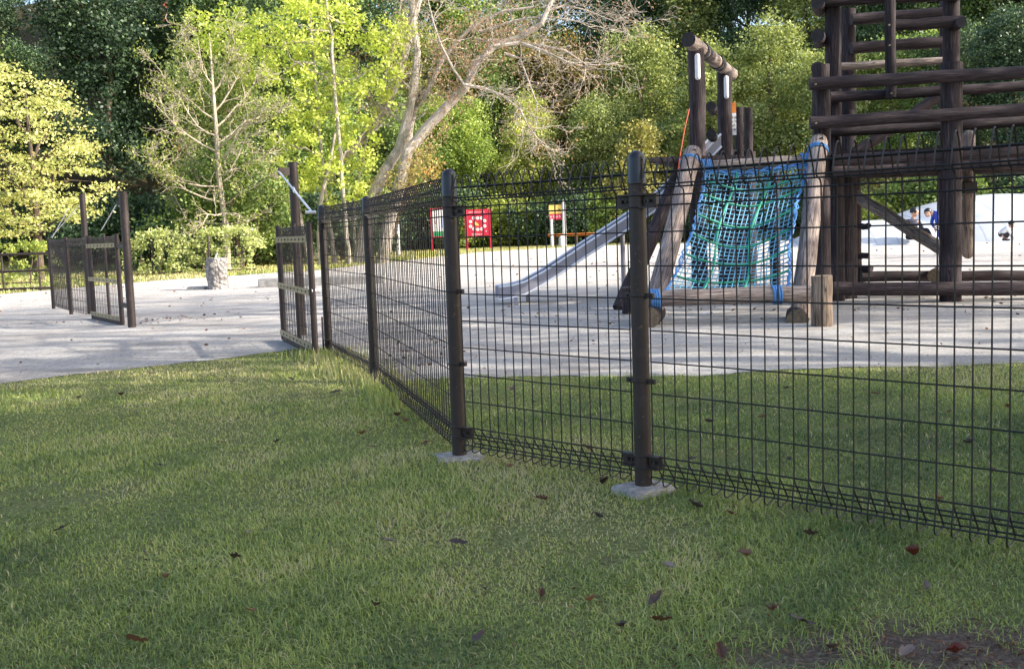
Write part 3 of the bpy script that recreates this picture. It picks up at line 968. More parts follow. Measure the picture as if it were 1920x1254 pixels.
def wire_panel(p0, p1, parent, step=.05, r=.0026, gap=.045, sec=SEC, hor=HOR, name='wire_panel', z0=0.0, side=None):
    p0 = Vector((p0[0], p0[1], z0)); p1 = Vector((p1[0], p1[1], z0))
    t = (p1 - p0).normalized()
    n = Vector((-t.y, t.x, 0))
    if n.dot(Vector((-.6, -1, 0))) < 0: n = -n
    a = p0 + t * gap; b = p1 - t * gap
    L = (b - a).length
    k = max(1, round(L / step))
    mb = MB()
    for i in range(k + 1):
        o = a + t * (L * i / k)
        w = .0012 * math.sin(i * 2.3)
        mb.tube([o + n * (p + w) + t * (w * (2 if z > .9 else 1)) + Vector((0, 0, z)) for p, z in sec], r, 5, caps=False)
    for p, z in hor:
        rr = r * (1.15 if z > 1.0 or z < .2 else 1.0)
        off = -.004 if p == 0 else 0
        mb.tube([a + n * (p + off) + Vector((0, 0, z)), (a + b) / 2 + n * (p + off) + Vector((0, 0, z - .0015)), b + n * (p + off) + Vector((0, 0, z))], rr, 5, caps=True)
    return mb.build(name, M['wire'], parent)


def fence_post(base, parent, h=1.2, r=.0302, clamps=(), tdirs=(), footing=None, lean=(0, 0)):
    base = Vector((base[0], base[1], 0))
    top = base + Vector((lean[0], lean[1], h - .06))
    mb = MB().tube([base - Vector((0, 0, .05)), top], r, 20)
    post = mb.build('post', M['brown_steel'], parent)
    cap = MB()
    cap.tube([top - Vector((0, 0, .055)), top - Vector((0, 0, .05)), top - Vector((0, 0, .046)), top + Vector((0, 0, .03))], [r + .0022, r + .0036, r + .0018, r + .0012], 20, round_end=1)
    cap.build('cap', M['cap'], post)
    for z, kind in clamps:
        cb = MB()
        o = base + (top - base) * (z / top.z)
        for d in tdirs:
            d = Vector((d[0], d[1], 0)).normalized()
            nn = Vector((-d.y, d.x, 0))
            if nn.dot(Vector((0, -1, 0))) < 0: nn = -nn
            if kind == 'big':
                cb.bar(o + d * (r - .01), o + d * (r + .055), .010, .048)
                for dz in (-.022, .022):
                    cb.bar(o + nn * .012 + d * (r - .02) + Vector((0, 0, dz)), o + nn * .012 + d * (r + .05) + Vector((0, 0, dz)), .024, .005)
                cb.tube([o + d * (r + .03) - nn * .012, o + d * (r + .03) + nn * .02], .006, 8)
                cb.tube([o + d * (r + .012) - nn * .012, o + d * (r + .012) + nn * .014], .004, 8)
            else:
                cb.bar(o + d * (r - .01), o + d * (r + .032), .012, .018)
                cb.tube([o + d * (r + .018) - nn * .01, o + d * (r + .018) + nn * .012], .004, 8)
        for dz in ((-.02, .02) if kind == 'big' else (0,)):
            ring = [o + Vector((math.cos(a) * (r + .002), math.sin(a) * (r + .002), dz)) for a in np.linspace(0, 2 * math.pi, 25)]
            cb.tube(ring, .003, 6, caps=False)
        cb.build('clamp', M['brown_steel'], post)
    if footing:
        fb = MB()
        w, d, hh, rz = footing
        n = 14
        vs = []; fs = []
        # rough cast slab with a sunken worn rim
        for j, (s, z) in enumerate([(1.06, -.04), (1.04, hh * .55), (.95, hh), (.45, hh + .002), (.2, hh + .004)]):
            for i in range(n * 4):
                a = 2 * math.pi * i / (n * 4)
                q = 9
                rr = (abs(math.cos(a)) ** q + abs(math.sin(a)) ** q) ** (-1 / q) * (1 + .03 * math.sin(a * 5 + j) + .02 * math.sin(a * 11))
                v = Matrix.Rotation(rz, 3, 'Z') @ Vector((math.cos(a) * rr * w / 2 * s, math.sin(a) * rr * d / 2 * s, z))
                vs.append(base + v)
        m_ = n * 4
        for j in range(4):
            for i in range(m_):
                fs.append([j * m_ + i, j * m_ + (i + 1) % m_, (j + 1) * m_ + (i + 1) % m_, (j + 1) * m_ + i])
        fs.append([4 * m_ + i for i in range(m_)])
        fb.add(vs, fs)
        fb.build('footing', M['concrete'], parent)
    return post


b1 = G(1207, 922); b2 = G(862, 858); b3 = G(703, 716); b4 = G(617, 668)
_q = G(1905, 1027, .035); b0 = b1 + Vector((_q.x - b1.x, _q.y - b1.y, 0)).normalized() * 2.0
fence = empty('mesh_fence', b1, label='dark brown wire mesh fence with round capped posts running across the lawn', cat='fence')
u10 = (b0 - b1).normalized(); u12 = (b2 - b1).normalized(); u23 = (b3 - b2).normalized(); u34 = (b4 - b3).normalized()
CL = [(1.027, 'big'), (.70, 'small'), (.40, 'small'), (.115, 'big')]
fence_post(b1, fence, clamps=CL, tdirs=(u10, u12), footing=(.18, .155, .024, .55))
fence_post(b2, fence, clamps=CL, tdirs=(-u12,), footing=(.19, .17, .012, .2))
fence_post(b3, fence, clamps=CL, tdirs=(u34,), h=1.19)
fence_post(b4, fence, clamps=CL[:1] + CL[3:], tdirs=(-u34,), h=1.19)
fence_post(b0, fence, clamps=CL, tdirs=(-u10,), footing=(.18, .155, .024, .55))
wire_panel(b1, b0, fence)
wire_panel(b2, b1, fence)
wire_panel(b3, b2, fence, gap=.035)
wire_panel(b4, b3, fence, gap=.035)

# ------------------------------------------------------------------ gates
GSEC = [(0, .06), (0, .5), (0, .93), (.02, .95), (.02, .97), (0, 1.03), (-.012, 1.035), (-.025, 1.03), (-.045, .95)]
GHOR = [(0, .1), (0, .22), (0, .36), (0, .5), (0, .64), (0, .78), (0, .92), (.02, .955), (-.045, .95), (.008, 1.0), (-.03, 1.0)]


def gate_leaf(root, A, B, mids, strap_mat='zinc', h=1.06, straps=(.09, .52, .93), step=.05):
    A = Vector((A[0], A[1], 0)); B = Vector((B[0], B[1], 0))
    t = (B - A).normalized()
    n = Vector((-t.y, t.x, 0))
    if n.dot(Vector((-.5, -1, 0))) < 0: n = -n
    for q in [0, 1] + list(mids):
        p = A.lerp(B, q)
        rr = .026 if q in (0, 1) else .017
        MB().tube([p + Vector((0, 0, .02)), p + Vector((0, 0, h))], rr, 12).build('stile', M['brown_steel'], root)
    for z in straps:
        mb = MB().bar(A + n * .03 + Vector((0, 0, z)), B + n * .03 + Vector((0, 0, z)), .006, .05)
        s = mb.build('strap', M[strap_mat], root)
        hb = MB()
        L = (B - A).length
        for k in range(int(L / .18)):
            o = A + t * (.1 + k * .18) + n * .035 + Vector((0, 0, z))
            hb.tube([o, o + n * .005], .009, 8)
        hb.build('bolts', M['cap'], s)
    wire_panel(A, B, root, step=step, sec=GSEC, hor=GHOR, gap=.03)
    MB().bar(A + Vector((0, 0, .045)), B + Vector((0, 0, .045)), .03, .07).build('bottom_rail', M['brown_steel'], root)


# right leaf
ra = G(592, 672); rb = G(533, 640)
gr = empty('gate_leaf', ra, label='open gate leaf beside the tall post at the end of the near fence', cat='gate', group='double gate of the playground')
gate_leaf(gr, ra, rb, (.45,))
lt = (b4 - ra).normalized()
MB().tube([ra + Vector((0, 0, .53)) - lt * .02, ra + Vector((0, 0, .53)) + lt * .07], [.022, .022], 12).build('latch', M['rod'], gr)
MB().tube([ra + lt * .09 + Vector((0, 0, z)) for z in (.02, .32)], .008, 6).build('drop_bolt', M['brown_steel'], gr)
lk = MB()
lp = ra.lerp(b4, .55) + Vector((0, -.05, .80))
lk.box(lp, (.035, .018, .045)); lk.tube([lp + Vector((math.cos(a) * .013, 0, .02 + math.sin(a) * .03)) for a in np.linspace(0, math.pi, 9)], .003, 6)
tag(lk.build('padlock', M['zinc'], bevel=.004), 'small weathered padlock hanging between the gate leaf and the last fence post', 'padlock')

tp = G(566, 630)
def tall_post(base, top_px, label, r=.045, arm=None):
    root = empty('gate_post', base, label=label, cat='post', group='tall posts of the playground gate')
    top = P(top_px[0], top_px[1], base.y); top.x = base.x; top.y = base.y
    MB().tube([base - Vector((0, 0, .1)), top], r, 20).build('pole', M['brown_steel'], root)
    MB().tube([top, top + Vector((0, 0, .008))], r + .003, 20).build('cap', M['cap'], root)
    return root, top


tpr, tpt = tall_post(tp, (544, 306), 'tall thick gate post right of the gate opening holding a bright tie rod')
br = P(523, 322, tp.y - .1)
MB().bar(tpt - Vector((0, 0, .08)), br, .03, .07).build('bracket', M['brown_steel'], tpr)
rod = MB()
re_ = P(585, 398, ra.y + .02)
rod.tube([br, re_], .0085, 8)
mid = br.lerp(re_, .5); dr = (re_ - br).normalized()
for s in (-1, 1):
    rod.tube([mid - dr * .05 + Vector((0, 0, 0)), mid - dr * .03 + Vector((0, 0, .018 * s)), mid + dr * .03 + Vector((0, 0, .018 * s)), mid + dr * .05], .006, 6)
rod.tube([re_ + Vector((-.05, 0, 0)), re_ + Vector((.03, 0, 0))], .012, 8)
rod.build('tie_rod', M['rod'], tpr)

# left leaf
l1 = G(230, 612); l3 = G(176, 600); l4 = G(134, 592); l5 = G(101, 581); ltp = G(248, 616); ltp2 = G(170, 590)
gl = empty('gate_leaf', l1, label='open gate leaf with pale straps standing on the sand at the left gate post', cat='gate', group='double gate of the playground')
gate_leaf(gl, l1, l3, (.42, .94))
gf = empty('mesh_fence', l4, label='short run of dense dark mesh fence left of the left gate leaf', cat='fence')
for p in (l4, l5):
    MB().tube([p - Vector((0, 0, .05)), p + Vector((0, 0, 1.06))], .026, 12).build('post', M['brown_steel'], gf)
wire_panel(l3, l4, gf, sec=GSEC, hor=GHOR, gap=.03, r=.0032)
wire_panel(l4, l5, gf, sec=GSEC, hor=GHOR, gap=.03, r=.0032)
lr, ltop = tall_post(ltp, (234, 360), 'tall thick gate post left of the gate opening, nearer of the left pair')
MB().bar(ltop + Vector((0, 0, -.12)), ltop + Vector((-.09, .05, -.12)), .03, .05).build('bracket', M['brown_steel'], lr)
e1 = ltop + Vector((-.09, .05, -.12))
rb2 = MB(); rb2.tube([e1, P(190, 432, l1.y + .7)], .006, 6); rb2.build('tie_rod', M['rod'], lr)
MB().bar(Vector((ltp.x, ltp.y, .25)), Vector((l1.x, l1.y, .25)), .03, .05).build('hinge', M['brown_steel'], lr)
MB().bar(Vector((ltp.x, ltp.y, .92)), Vector((l1.x, l1.y, .92)), .03, .05).build('hinge', M['brown_steel'], lr)
lr2, ltop2 = tall_post(ltp2, (153, 364), 'tall gate post behind the left gate leaf, farther of the left pair', .04)
rb3 = MB(); rb3.tube([P(128, 392, ltp2.y), P(98, 446, l5.y)], .006, 6); rb3.tube([ltop2 - Vector((0, 0, .1)), P(95, 446, l5.y)], .005, 6)
rb3.build('tie_rod', M['rod'], lr2)

# ------------------------------------------------------------------ far fences
ff = empty('wire_fence', G(287, 518), label='low wire fence with two dark posts in front of the clipped hedge', cat='fence')
fy = G(287, 518).y
fx0, fx1 = P(238, 500, fy).x, P(480, 500, fy).x
for px in (287, 393):
    x = P(px, 500, fy).x
    MB().tube([(x, fy, -.05), (x, fy, 1.1)], .03, 8).build('post', M['brown_steel'], ff)
wm = MB()
for z in (.12, .28, .44, .60, .76, .92, 1.06):
    wm.tube([(fx0, fy, z), ((fx0 + fx1) / 2, fy, z - .02), (fx1, fy, z)], .007, 4)
for k in range(int((fx1 - fx0) / .22)):
    wm.tube([(fx0 + k * .22, fy, .1), (fx0 + k * .22, fy, 1.06)], .004, 4)
wm.build('wires', M['wire'], ff)

rf = empty('rail_fence', G(72, 545), label='dark three rail fence at the left edge in front of the maple', cat='fence')
ry = G(60, 546).y
x0, x1 = P(-120, 500, ry).x, P(94, 500, ry).x
for z, r_ in ((.80, .028), (.44, .024), (.06, .03)):
    MB().tube([(x0, ry, z), (x1, ry, z)], r_, 8).build('rail', M['brown_steel'], rf)
for px in (-60, 4, 73):
    x = P(px, 500, ry).x
    MB().tube([(x, ry, -.05), (x, ry, .84)], .022, 8).build('post', M['brown_steel'], rf)

# ------------------------------------------------------------------ stone pillar (drinking fountain)
sb = G(409, 543)
st = empty('drinking_fountain', sb, label='stubby round stone pillar with a small tap standing on the sand', cat='drinking fountain')
mm_, nt, b = mat('rough_pebbled_stone')
v = coords(nt); vor = nd(nt, 'ShaderNodeTexVoronoi'); vor.inputs['Scale'].default_value = 16; nt.links.new(v, vor.inputs['Vector'])
c = ramp(nt, vor.outputs['Distance'], [(.1, (.36, .33, .32)), (.5, (.25, .23, .22)), (.75, (.08, .07, .07))])
c = mix(nt, .5, c, ramp(nt, noise(nt, v, 9, 5, .7), [(.3, (.14, .13, .125)), (.7, (.44, .42, .41))]))
nt.links.new(c, b.inputs['Base Color']); b.inputs['Roughness'].default_value = .95
iv = nd(nt, 'ShaderNodeMath', operation='SUBTRACT'); iv.inputs[0].default_value = 1; nt.links.new(vor.outputs['Distance'], iv.inputs[1])
bump(nt, b, iv.outputs[0], 1, .05)
pm = MB()
rings = [(0, .20), (.05, .20), (.1, .192), (.16, .20), (.3, .203), (.45, .20), (.56, .203), (.61, .196), (.62, .12)]
seg = 28; vs = []; fs = []
for j, (z, r_) in enumerate(rings):
    for i in range(seg):
        a = 2 * math.pi * i / seg
        rr = r_ * (1 + .05 * math.sin(a * 3 + z * 12) + .03 * math.sin(a * 7 + z * 31) + random.uniform(-.02, .02))
        vs.append(sb + Vector((rr * math.cos(a), rr * math.sin(a), z)))
for j in range(len(rings) - 1):
    for i in range(seg):
        fs.append([j * seg + i, j * seg + (i + 1) % seg, (j + 1) * seg + (i + 1) % seg, (j + 1) * seg + i])
fs.append([(len(rings) - 1) * seg + i for i in range(seg)])
pm.add(vs, fs); pm.build('pillar', mm_, st, angle=60)
tb = MB(); tb.tube([sb + Vector((0, 0, .61)), sb + Vector((0, 0, .68)), sb + Vector((.03, -.03, .70)), sb + Vector((.05, -.06, .68))], .014, 8); tb.build('tap', M['rod'], st)
tb = MB(); q = sb + Vector((-.02, -.195, .48)); tb.tube([q, q + Vector((0, -.03, 0))], .05, 14); tb.build('boss', M['concrete'], st)
MB().box(sb + Vector((-.42, .1, .035)), (.35, .3, .07)).build('step', M['darkconcrete'], st, bevel=.012)

# concrete kerb behind the gate
k0, k1 = G(484, 541), G(700, 541)
kb = MB().box(((k0.x + k1.x) / 2, k0.y + .25, .09), (k1.x - k0.x, .5, .18))
tag(kb.build('kerb', M['darkconcrete'], bevel=.02), 'low grey concrete kerb box on the sand behind the gate', 'kerb')
pw = G(747, 478)
pp = MB().tube([pw - Vector((0, 0, .1)), (pw.x, pw.y, P(741, 398, pw.y).z)], .09, 10)
tag(pp.build('pale_pole', M['white_paint']), 'pale upright pole standing right of the leaning trunks', 'pole')


# ------------------------------------------------------------------ signs
def disc(mb, c, r, n=18, mi=0):
    vs = [Vector(c) + Vector((r * math.cos(2 * math.pi * i / n), 0, r * math.sin(2 * math.pi * i / n))) for i in range(n)]
    mb.add(vs, [list(range(n))], None, mi)


def rect(mb, a, b, y, mi=0):
    mb.add([Vector((a[0], y, a[1])), Vector((b[0], y, a[1])), Vector((b[0], y, b[1])), Vector((a[0], y, b[1]))], [[0, 1, 2, 3]], None, mi)


def glyphs(mb, x0, x1, z, h, y, rnd):
    """a line of small block characters too far away to read"""
    x = x0
    while x < x1 - h * .5:
        w = h * rnd.uniform(.75, 1.0)
        for k in range(3):
            zz = z + h * (.05 + .4 * k)
            if rnd.random() < .85: rect(mb, (x, zz), (x + w * rnd.uniform(.6, 1), zz + h * .13), y)
        for k in range(2):
            xx = x + w * rnd.uniform(0, .85)
            rect(mb, (xx, z), (xx + h * .13, z + h * rnd.uniform(.6, .95)), y - .0006)
        x += w + h * .22


sg = G(899, 468); SY = sg.y
def sp(cx, cy):  # point on the sign plane from crop coordinates
    q = P(780 + cx / 6.4, 370 + cy / 6.4, SY); return (q.x, q.z)


rnd = random.Random(4)
red = empty('notice_board', sg, label='square red notice board with a ring of white circles on two red legs', cat='sign')
(xa, za), (xb, zb_) = sp(597, 470), sp(893, 140)
MB().box(((xa + xb) / 2, SY, (za + zb_) / 2), (xb - xa, .05, zb_ - za)).build('board', M['red_paint'], red, bevel=.01)
for x in (xa + .04, xb - .02):
    MB().box((x, SY + .01, (zb_ - .0) / 2), (.14, .10, zb_)).build('leg', M['red_paint'], red, bevel=.01)
ring = MB()
for (cx, cy) in [(690, 250), (740, 250), (787, 250), (655, 293), (825, 282), (655, 350), (825, 345), (693, 378), (742, 386), (790, 380)]:
    x, z = sp(cx, cy); disc(ring, (x, SY - .028, z), .088)
x, z = sp(842, 405); disc(ring, (x, SY - .028, z), .03)
ring.build('circles', M['white_mark'], red, smooth=False)
sy = MB()
for (cx, cy) in [(690, 250), (740, 250), (787, 250), (655, 293), (825, 282), (655, 350), (825, 345), (693, 378), (742, 386), (790, 380)]:
    x, z = sp(cx, cy)
    rect(sy, (x - .03, z - .006), (x + .025, z + .008), SY - .031); rect(sy, (x - .007, z - .035), (x + .007, z + .03), SY - .0305)
sy.build('pictograms', M['red_paint'], red, smooth=False)
cm = MB(); x, z = sp(725, 322); vs = [(x - .13, z + .10), (x - .02, z + .12), (x + .12, z - .02), (x + .13, z - .1), (x, z - .08), (x - .12, z - .0)]
cm.add([Vector((a, SY - .028, b_)) for a, b_ in vs], [list(range(6))]); cm.build('centre_mark', M['yellow_paint'], red, smooth=False)
tx = MB()
a, b_ = sp(630, 190), sp(830, 190); glyphs(tx, a[0], b_[0], a[1], .075, SY - .028, rnd)
a, b_ = sp(655, 216), sp(815, 216); glyphs(tx, a[0], b_[0], a[1], .05, SY - .028, rnd)
a, b_ = sp(670, 455), sp(795, 455); glyphs(tx, a[0], b_[0], a[1], .085, SY - .028, rnd)
tx.build('lettering', M['white_mark'], red, smooth=False)

wb = empty('notice_board', G(822, 468), label='white notice board with green foot and red frame, partly hidden by the second fence post', cat='sign')
(xa, za), (xb, zb_) = sp(190, 475), sp(410, 135)
MB().box(((xa + xb) / 2, SY, (za + zb_) / 2), (xb - xa, .04, zb_ - za)).build('board', M['white_paint'], wb)
MB().box(((xa + xb) / 2, SY - .003, za + .14), (xb - xa - .06, .05, .28)).build('green_band', M['green_paint'], wb)
x, z = sp(312, 300); MB().box((x, SY - .003, z), (.07, .05, .6)).build('blue_band', M['blue_paint'], wb)
g_ = MB(); x, z = sp(228, 320)
for k in range(3): glyphs(g_, x, x + .1, z + k * .12, .09, SY - .03, rnd)
g_.build('lettering', M['red_paint'], wb, smooth=False)
for a, c_ in (((xa - .03, 0), (xa + .03, zb_ + .05)), ((xb - .03, 0), (xb + .03, zb_ + .05))):
    MB().box(((a[0] + c_[0]) / 2, SY, c_[1] / 2), (.08, .1, c_[1])).build('leg', M['red_paint'], wb)
for z in (zb_ + .02, za - .02):
    MB().box(((xa + xb) / 2, SY - .005, z), (xb - xa - .08, .08, .05)).build('frame_rail', M['red_paint'], wb)

ys = empty('information_sign', G(1045, 464), label='small yellow and red sign between two white posts', cat='sign')
YY = G(1045, 463).y
def sp2(cx, cy):
    q = P(780 + cx / 6.4, 370 + cy / 6.4, YY); return (q.x, q.z)
(xa, za), (xb, zb_) = sp2(1597, 200), sp2(1748, 90)
MB().box(((xa + xb) / 2, YY, (za + zb_) / 2), (xb - xa, .04, zb_ - za)).build('yellow_panel', M['yellow_paint'], ys)
(xc, zc) = sp2(1597, 272)
MB().box(((xa + xb) / 2, YY, (za + zc) / 2 - .002), (xb - xa, .04, za - zc - .006)).build('red_panel', M['red_paint'], ys)
g_ = MB(); glyphs(g_, xa + .04, xb - .03, zc + .11, .13, YY - .024, rnd); g_.build('lettering', M['white_mark'], ys, smooth=False)
g_ = MB(); x, z = sp2(1712, 165); glyphs(g_, x, x + .12, z, .16, YY - .024, rnd); g_.build('symbol', M['dark_mark'], ys, smooth=False)
x, z = sp2(1622, 262); MB().tube([(x, YY - .01, -.05), (x, YY - .01, z)], .08, 12).build('post', M['white_paint'], ys)
x, z = sp2(1770, 75); MB().tube([(x, YY - .01, -.05), (x, YY - .01, z)], .10, 12, round_end=1).build('post', M['white_paint'], ys)

orr = empty('orange_rail', G(1080, 462), label='thin orange rail on short posts behind the yellow sign', cat='rail')
x0, z0 = sp2(1590, 478); x1 = P(1135, 440, YY + 1).x
MB().tube([(x0, YY + 1, .62), (x1, YY + 1, .62)], .07, 8).build('bar', M['orange_paint'], orr)
for x in (x0 + .3, (x0 + x1) / 2, x1 - .2):
    MB().tube([(x, YY + 1.0, -.05), (x, YY + 1.0, .70)], .05, 8).build('post', M['bark_brown'], orr)
q = G(1054, 463)
tag(MB().tube([q - Vector((0, 0, .1)), q + Vector((0, 0, .42))], [.2, .17], 14, round_end=1).build('bollard', M['white_paint']), 'short pale stump shaped bollard under the yellow sign', 'bollard')

# ------------------------------------------------------------------ log play tower
tw = empty('log_play_tower', (3.4, 11.8, 0), label='large dark log climbing tower with railings and raised deck on the sand', cat='play tower')
LD = M['log_dark']


def wob(a, b, r, n=6, amp=.004):
    a = Vector(a); b = Vector(b)
    pts = []; rr = []
    for i in range(n + 1):
        t = i / n
        k = amp if 0 < i < n else 0
        pts.append(a.lerp(b, t) + Vector((random.gauss(0, k), random.gauss(0, k), random.gauss(0, k))))
        rr.append(r * (1 + random.uniform(-.03, .03)))
    return pts, rr


def log(name, a, b, r, m='log_dark', parent=tw, seg=16, end=None, rounded=0):
    pts, rr = wob(a, b, r)
    mb = MB().tube(pts, rr, seg, round_end=rounded)
    if end:
        mb.mi[-2:] = [1, 1]
        return mb.build(name, [M[m], M[end]], parent)
    return mb.build(name, M[m], parent)


def vpost(px, Y, ztop, r, px_ref=300, name='post', z0=-.1, **k):
    x = P(px, px_ref, Y).x
    return log(name, (x, Y, z0), (x, Y, ztop), r, **k), x


YF = 11.85; YD = 11.65
_, xC = vpost(1540, YF, P(1536, 122, YF).z, .095, 300)
_, xD = vpost(1783, YD, P(1783, 118, YD).z, .112, 400)
log('post', (xD + 1.5, 11.5, -.1), (xD + 1.5, 11.5, 2.7), .11)
YR = 13.0
_, xA = vpost(1562, YR, 4.6, .095, 60)
_, xE = vpost(1783, YR, 4.6, .098, 60)
YB = 14.4
_, xB = vpost(1590, YB, P(1588, 18, YB).z, .10, 100)
_, xFF = vpost(1775, YB, 4.2, .09, 100)
log('post', (xE + 1.5, 12.9, -.1), (xE + 1.5, 12.9, 3.2), .1)


def rail(pa, pb, Ya, Yb, r, name='rail', end='log_end', m='log_dark'):
    a = P(pa[0], pa[1], Ya); b = P(pb[0], pb[1], Yb)
    return log(name, a, b, r, m=m, end=end)


rf_ = .068
rail((1518, 158), (1990, 132), YF - .16, YD - .20, rf_)
rail((1519, 231), (1990, 202), YF - .16, YD - .20, rf_)
rail((1556, 183), (1990, 158), YR - .17, YR - .2, .062)
rail((1556, 247), (1990, 224), YR - .17, YR - .2, .062)
# upper storey
rail((1596, 37), (1768, 25), YB - .2, YB - .2, .075)
rail((1596, 91), (1768, 80), YB - .2, YB - .2, .075)
rail((1574, 125), (1776, 114), YB - .3, YB - .3, .05, m='log_grey')
rail((1676, 48), (1806, 41), YR - .16, YR - .16, .068)
rail((1545, 2), (1806, -10), YR - .16, YR - .16, .068)
a = P(1668, -60, YR - .29); b = P(1670, 183, YR - .29)
log('ladder_post', a, b, .062)
# round ends of the side rails, running back along the side of the tower
for (px, py) in [(1533, 4), (1533, 67), (1533, 128)]:
    a = P(px, py, YR - .35)
    log('side_rail', a, a + Vector((.17, .5, 0)), .075, end='log_end')
a = P(1803, 42, YR - .32); log('side_rail', a, a + Vector((.02, .3, 0)), .06, end='log_end')
# deck: beams and planks
for (ya, za_) in ((300, .0), (318, .0)):
    a = P(1560, ya + 3, YF - .05); b = P(1990, ya - 19, YD - .05)
    log('deck_beam', a, b, .075)
a = P(1560, 285, YF + .1); zt = a.z
pl = MB()
for k in range(9):
    y = YF + .05 + k * .29
    off = k * .29 * .35
    pl.box(((xC + xD + 1.7) / 2 + off + .05, y + .14, zt - .02 + random.uniform(-.004, .004)), (xD + 1.7 - xC, .27, .05))
pl.build('deck', LD, tw)
log('deck_beam', (xA - .1, YR + 1.2, 1.55), (xE + 1.6, YR + 1.2, 1.55), .08)
# ground beams
rail((1562, 541), (1990, 541), YF - .2, YD - .2, .075, 'ground_beam')
rail((1614, 519), (1990, 516), YB - .25, YB - .25, .07, 'ground_beam')
a = P(1752, 517, 12.8); log('ground_beam', a, a + Vector((.7, 1.5, 0)), .08, m='log_grey', end='log_end_tan')
# diagonals
log('brace', P(1603, 366, 14.2), P(1782, 478, 12.2), .075, m='log_grey')
log('brace', P(1598, 292, 14.3), P(1765, 178, 14.3), .075)
# hanging log
a = P(1814, 256, 13.3); b = P(1815, 474, 13.3); a.x = b.x
log('hanging_log', a, b, .075, m='log_grey', rounded=2)
bk = P(1814, 352, 13.2); MB().box(bk, (.17, .2, .14)).build('hanger', M['black_band'], tw, bevel=.01)  # black block added to stand in for the deck's shadow on the log
# dark wide posts below the deck
vpost(1585, 12.6, 1.6, .13, 420)
vpost(1566, 12.3, 1.6, .10, 420)
vpost(1602, 14.3, 1.6, .09, 420)
# bolts on the rails
bl = MB()
for (px, py) in [(1530, 158), (1531, 231), (1784, 146), (1780, 217), (1668, 47), (1669, 85), (1672, 175)]:
    q = P(px, py, 11.5 if py > 100 and px != 1672 else 12.6); bl.tube([q, q + Vector((0, .03, 0))], .009, 8)
bl.build('bolts', M['zinc'], tw)
# small step pegs
for (px, py) in [(1614, 425), (1612, 480), (1618, 504)]:
    q = P(px, py, 14.2); log('peg', q, q + Vector((.08, -.1, 0)), .04)

# slide platform to the left: posts and banded top beam
top_a = P(1291, 89, 12.3); top_b = P(1372, 131, 15.1)
top_b.z = (top_a.z + top_b.z) / 2; top_a.z = top_b.z + .02
log('top_beam', top_a, top_b, .083, m='log_grey', end='log_end', seg=20)
for t, s in ((.26, 1.18), (.33, 1.12), (.60, 1.18), (.66, 1.1)):
    c0 = top_a.lerp(top_b, t); d = (top_b - top_a).normalized()
    MB().tube([c0 - d * .05, c0 + d * .05], .083 * s, 18).build('band', M['black_band'], tw)
for t, r_ in ((.14, .098), (.80, .098)):
    q = top_a.lerp(top_b, t)
    log('post', (q.x, q.y, -.1), (q.x, q.y, q.z - .05), r_, m='log_dark')
    MB().tube([(q.x - .0, q.y - r_ - .004, q.z - .38), (q.x - .0, q.y - r_ - .004, q.z - .14)], [.032, .032], 10, round_end=2).build('plate', M['white_paint'], tw)
for px, Y in ((1386, 15.6), (1404, 16.6)):
    vpost(px, Y, P(px, 202, Y).z, .065, 300)
vpost(1402, 16.2, 2.0, .13, 420)
vpost(1362, 15.6, 2.0, .13, 420)
vpost(1452, 15.8, 1.7, .08, 420)
for py in (200, 252):
    a = P(1333, py, 13.0); log('side_rail', a, a + Vector((.12, .5, 0)), .06, end='log_end')
dk = MB()
for k in range(8):
    q = Vector((2.2 + k * .13, 12.6 + k * .36, 1.70)); dk.box(q, (1.0, .34, .05), rz=0)
dk.build('slide_deck', LD, tw)

# marker plate on the post
mk = empty('height_marker', P(1374, 222, 14.9), label='narrow upright plate, orange above white, on the post behind the net', cat='sign')
q0 = P(1374, 192, 14.9); q1 = P(1375, 212, 14.9); q2 = P(1376, 254, 14.9)
MB().box((q0.x, 14.9, (q0.z + q1.z) / 2), (.085, .015, q0.z - q1.z)).build('orange_panel', M['orange_paint'], mk)
MB().box((q0.x, 14.9, (q1.z + q2.z) / 2 - .001), (.085, .015, q1.z - q2.z - .004)).build('white_panel', M['white_paint'], mk)
g_ = MB()
for k in range(4): glyphs(g_, q0.x - .03, q0.x + .035, q1.z - .08 - k * .055, .035, 14.889, rnd)
g_.build('lettering', M['dark_mark'], mk, smooth=False)
rp = MB().tube([P(1292, 205, 12.6), P(1284, 240, 12.5), P(1276, 285, 12.45), P(1270, 330, 12.4)], .009, 6)
tag(rp.build('red_rope', simple('faded_red_rope', (.45, .07, .03), .7)), 'thin red rope hanging beside the log post left of the net', 'rope')

# ------------------------------------------------------------------ climbing ramp with net
TL = P(1298, 292, 11.75); TR = P(1535, 270, 11.7)
BL = Vector((P(1216, 560, 10.15).x, 10.15, .0)); BRt = Vector((P(1500, 560, 10.1).x, 10.1, .0))
rampo = empty('net_ramp', (BL + BRt) / 2, label='sloping log frame strung with a blue and green rope net against the tower', cat='climbing frame')
LG = 'log_grey'
topL = TL + (TL - BL).normalized() * .02; topR = TR + (TR - BRt).normalized() * .02


def plank_log(a, b, r, name, m):
    pts, rr = wob(a, b, r, 7, .006)
    return MB().tube(pts, rr, 18, round_end=1).build(name, M[m], rampo)


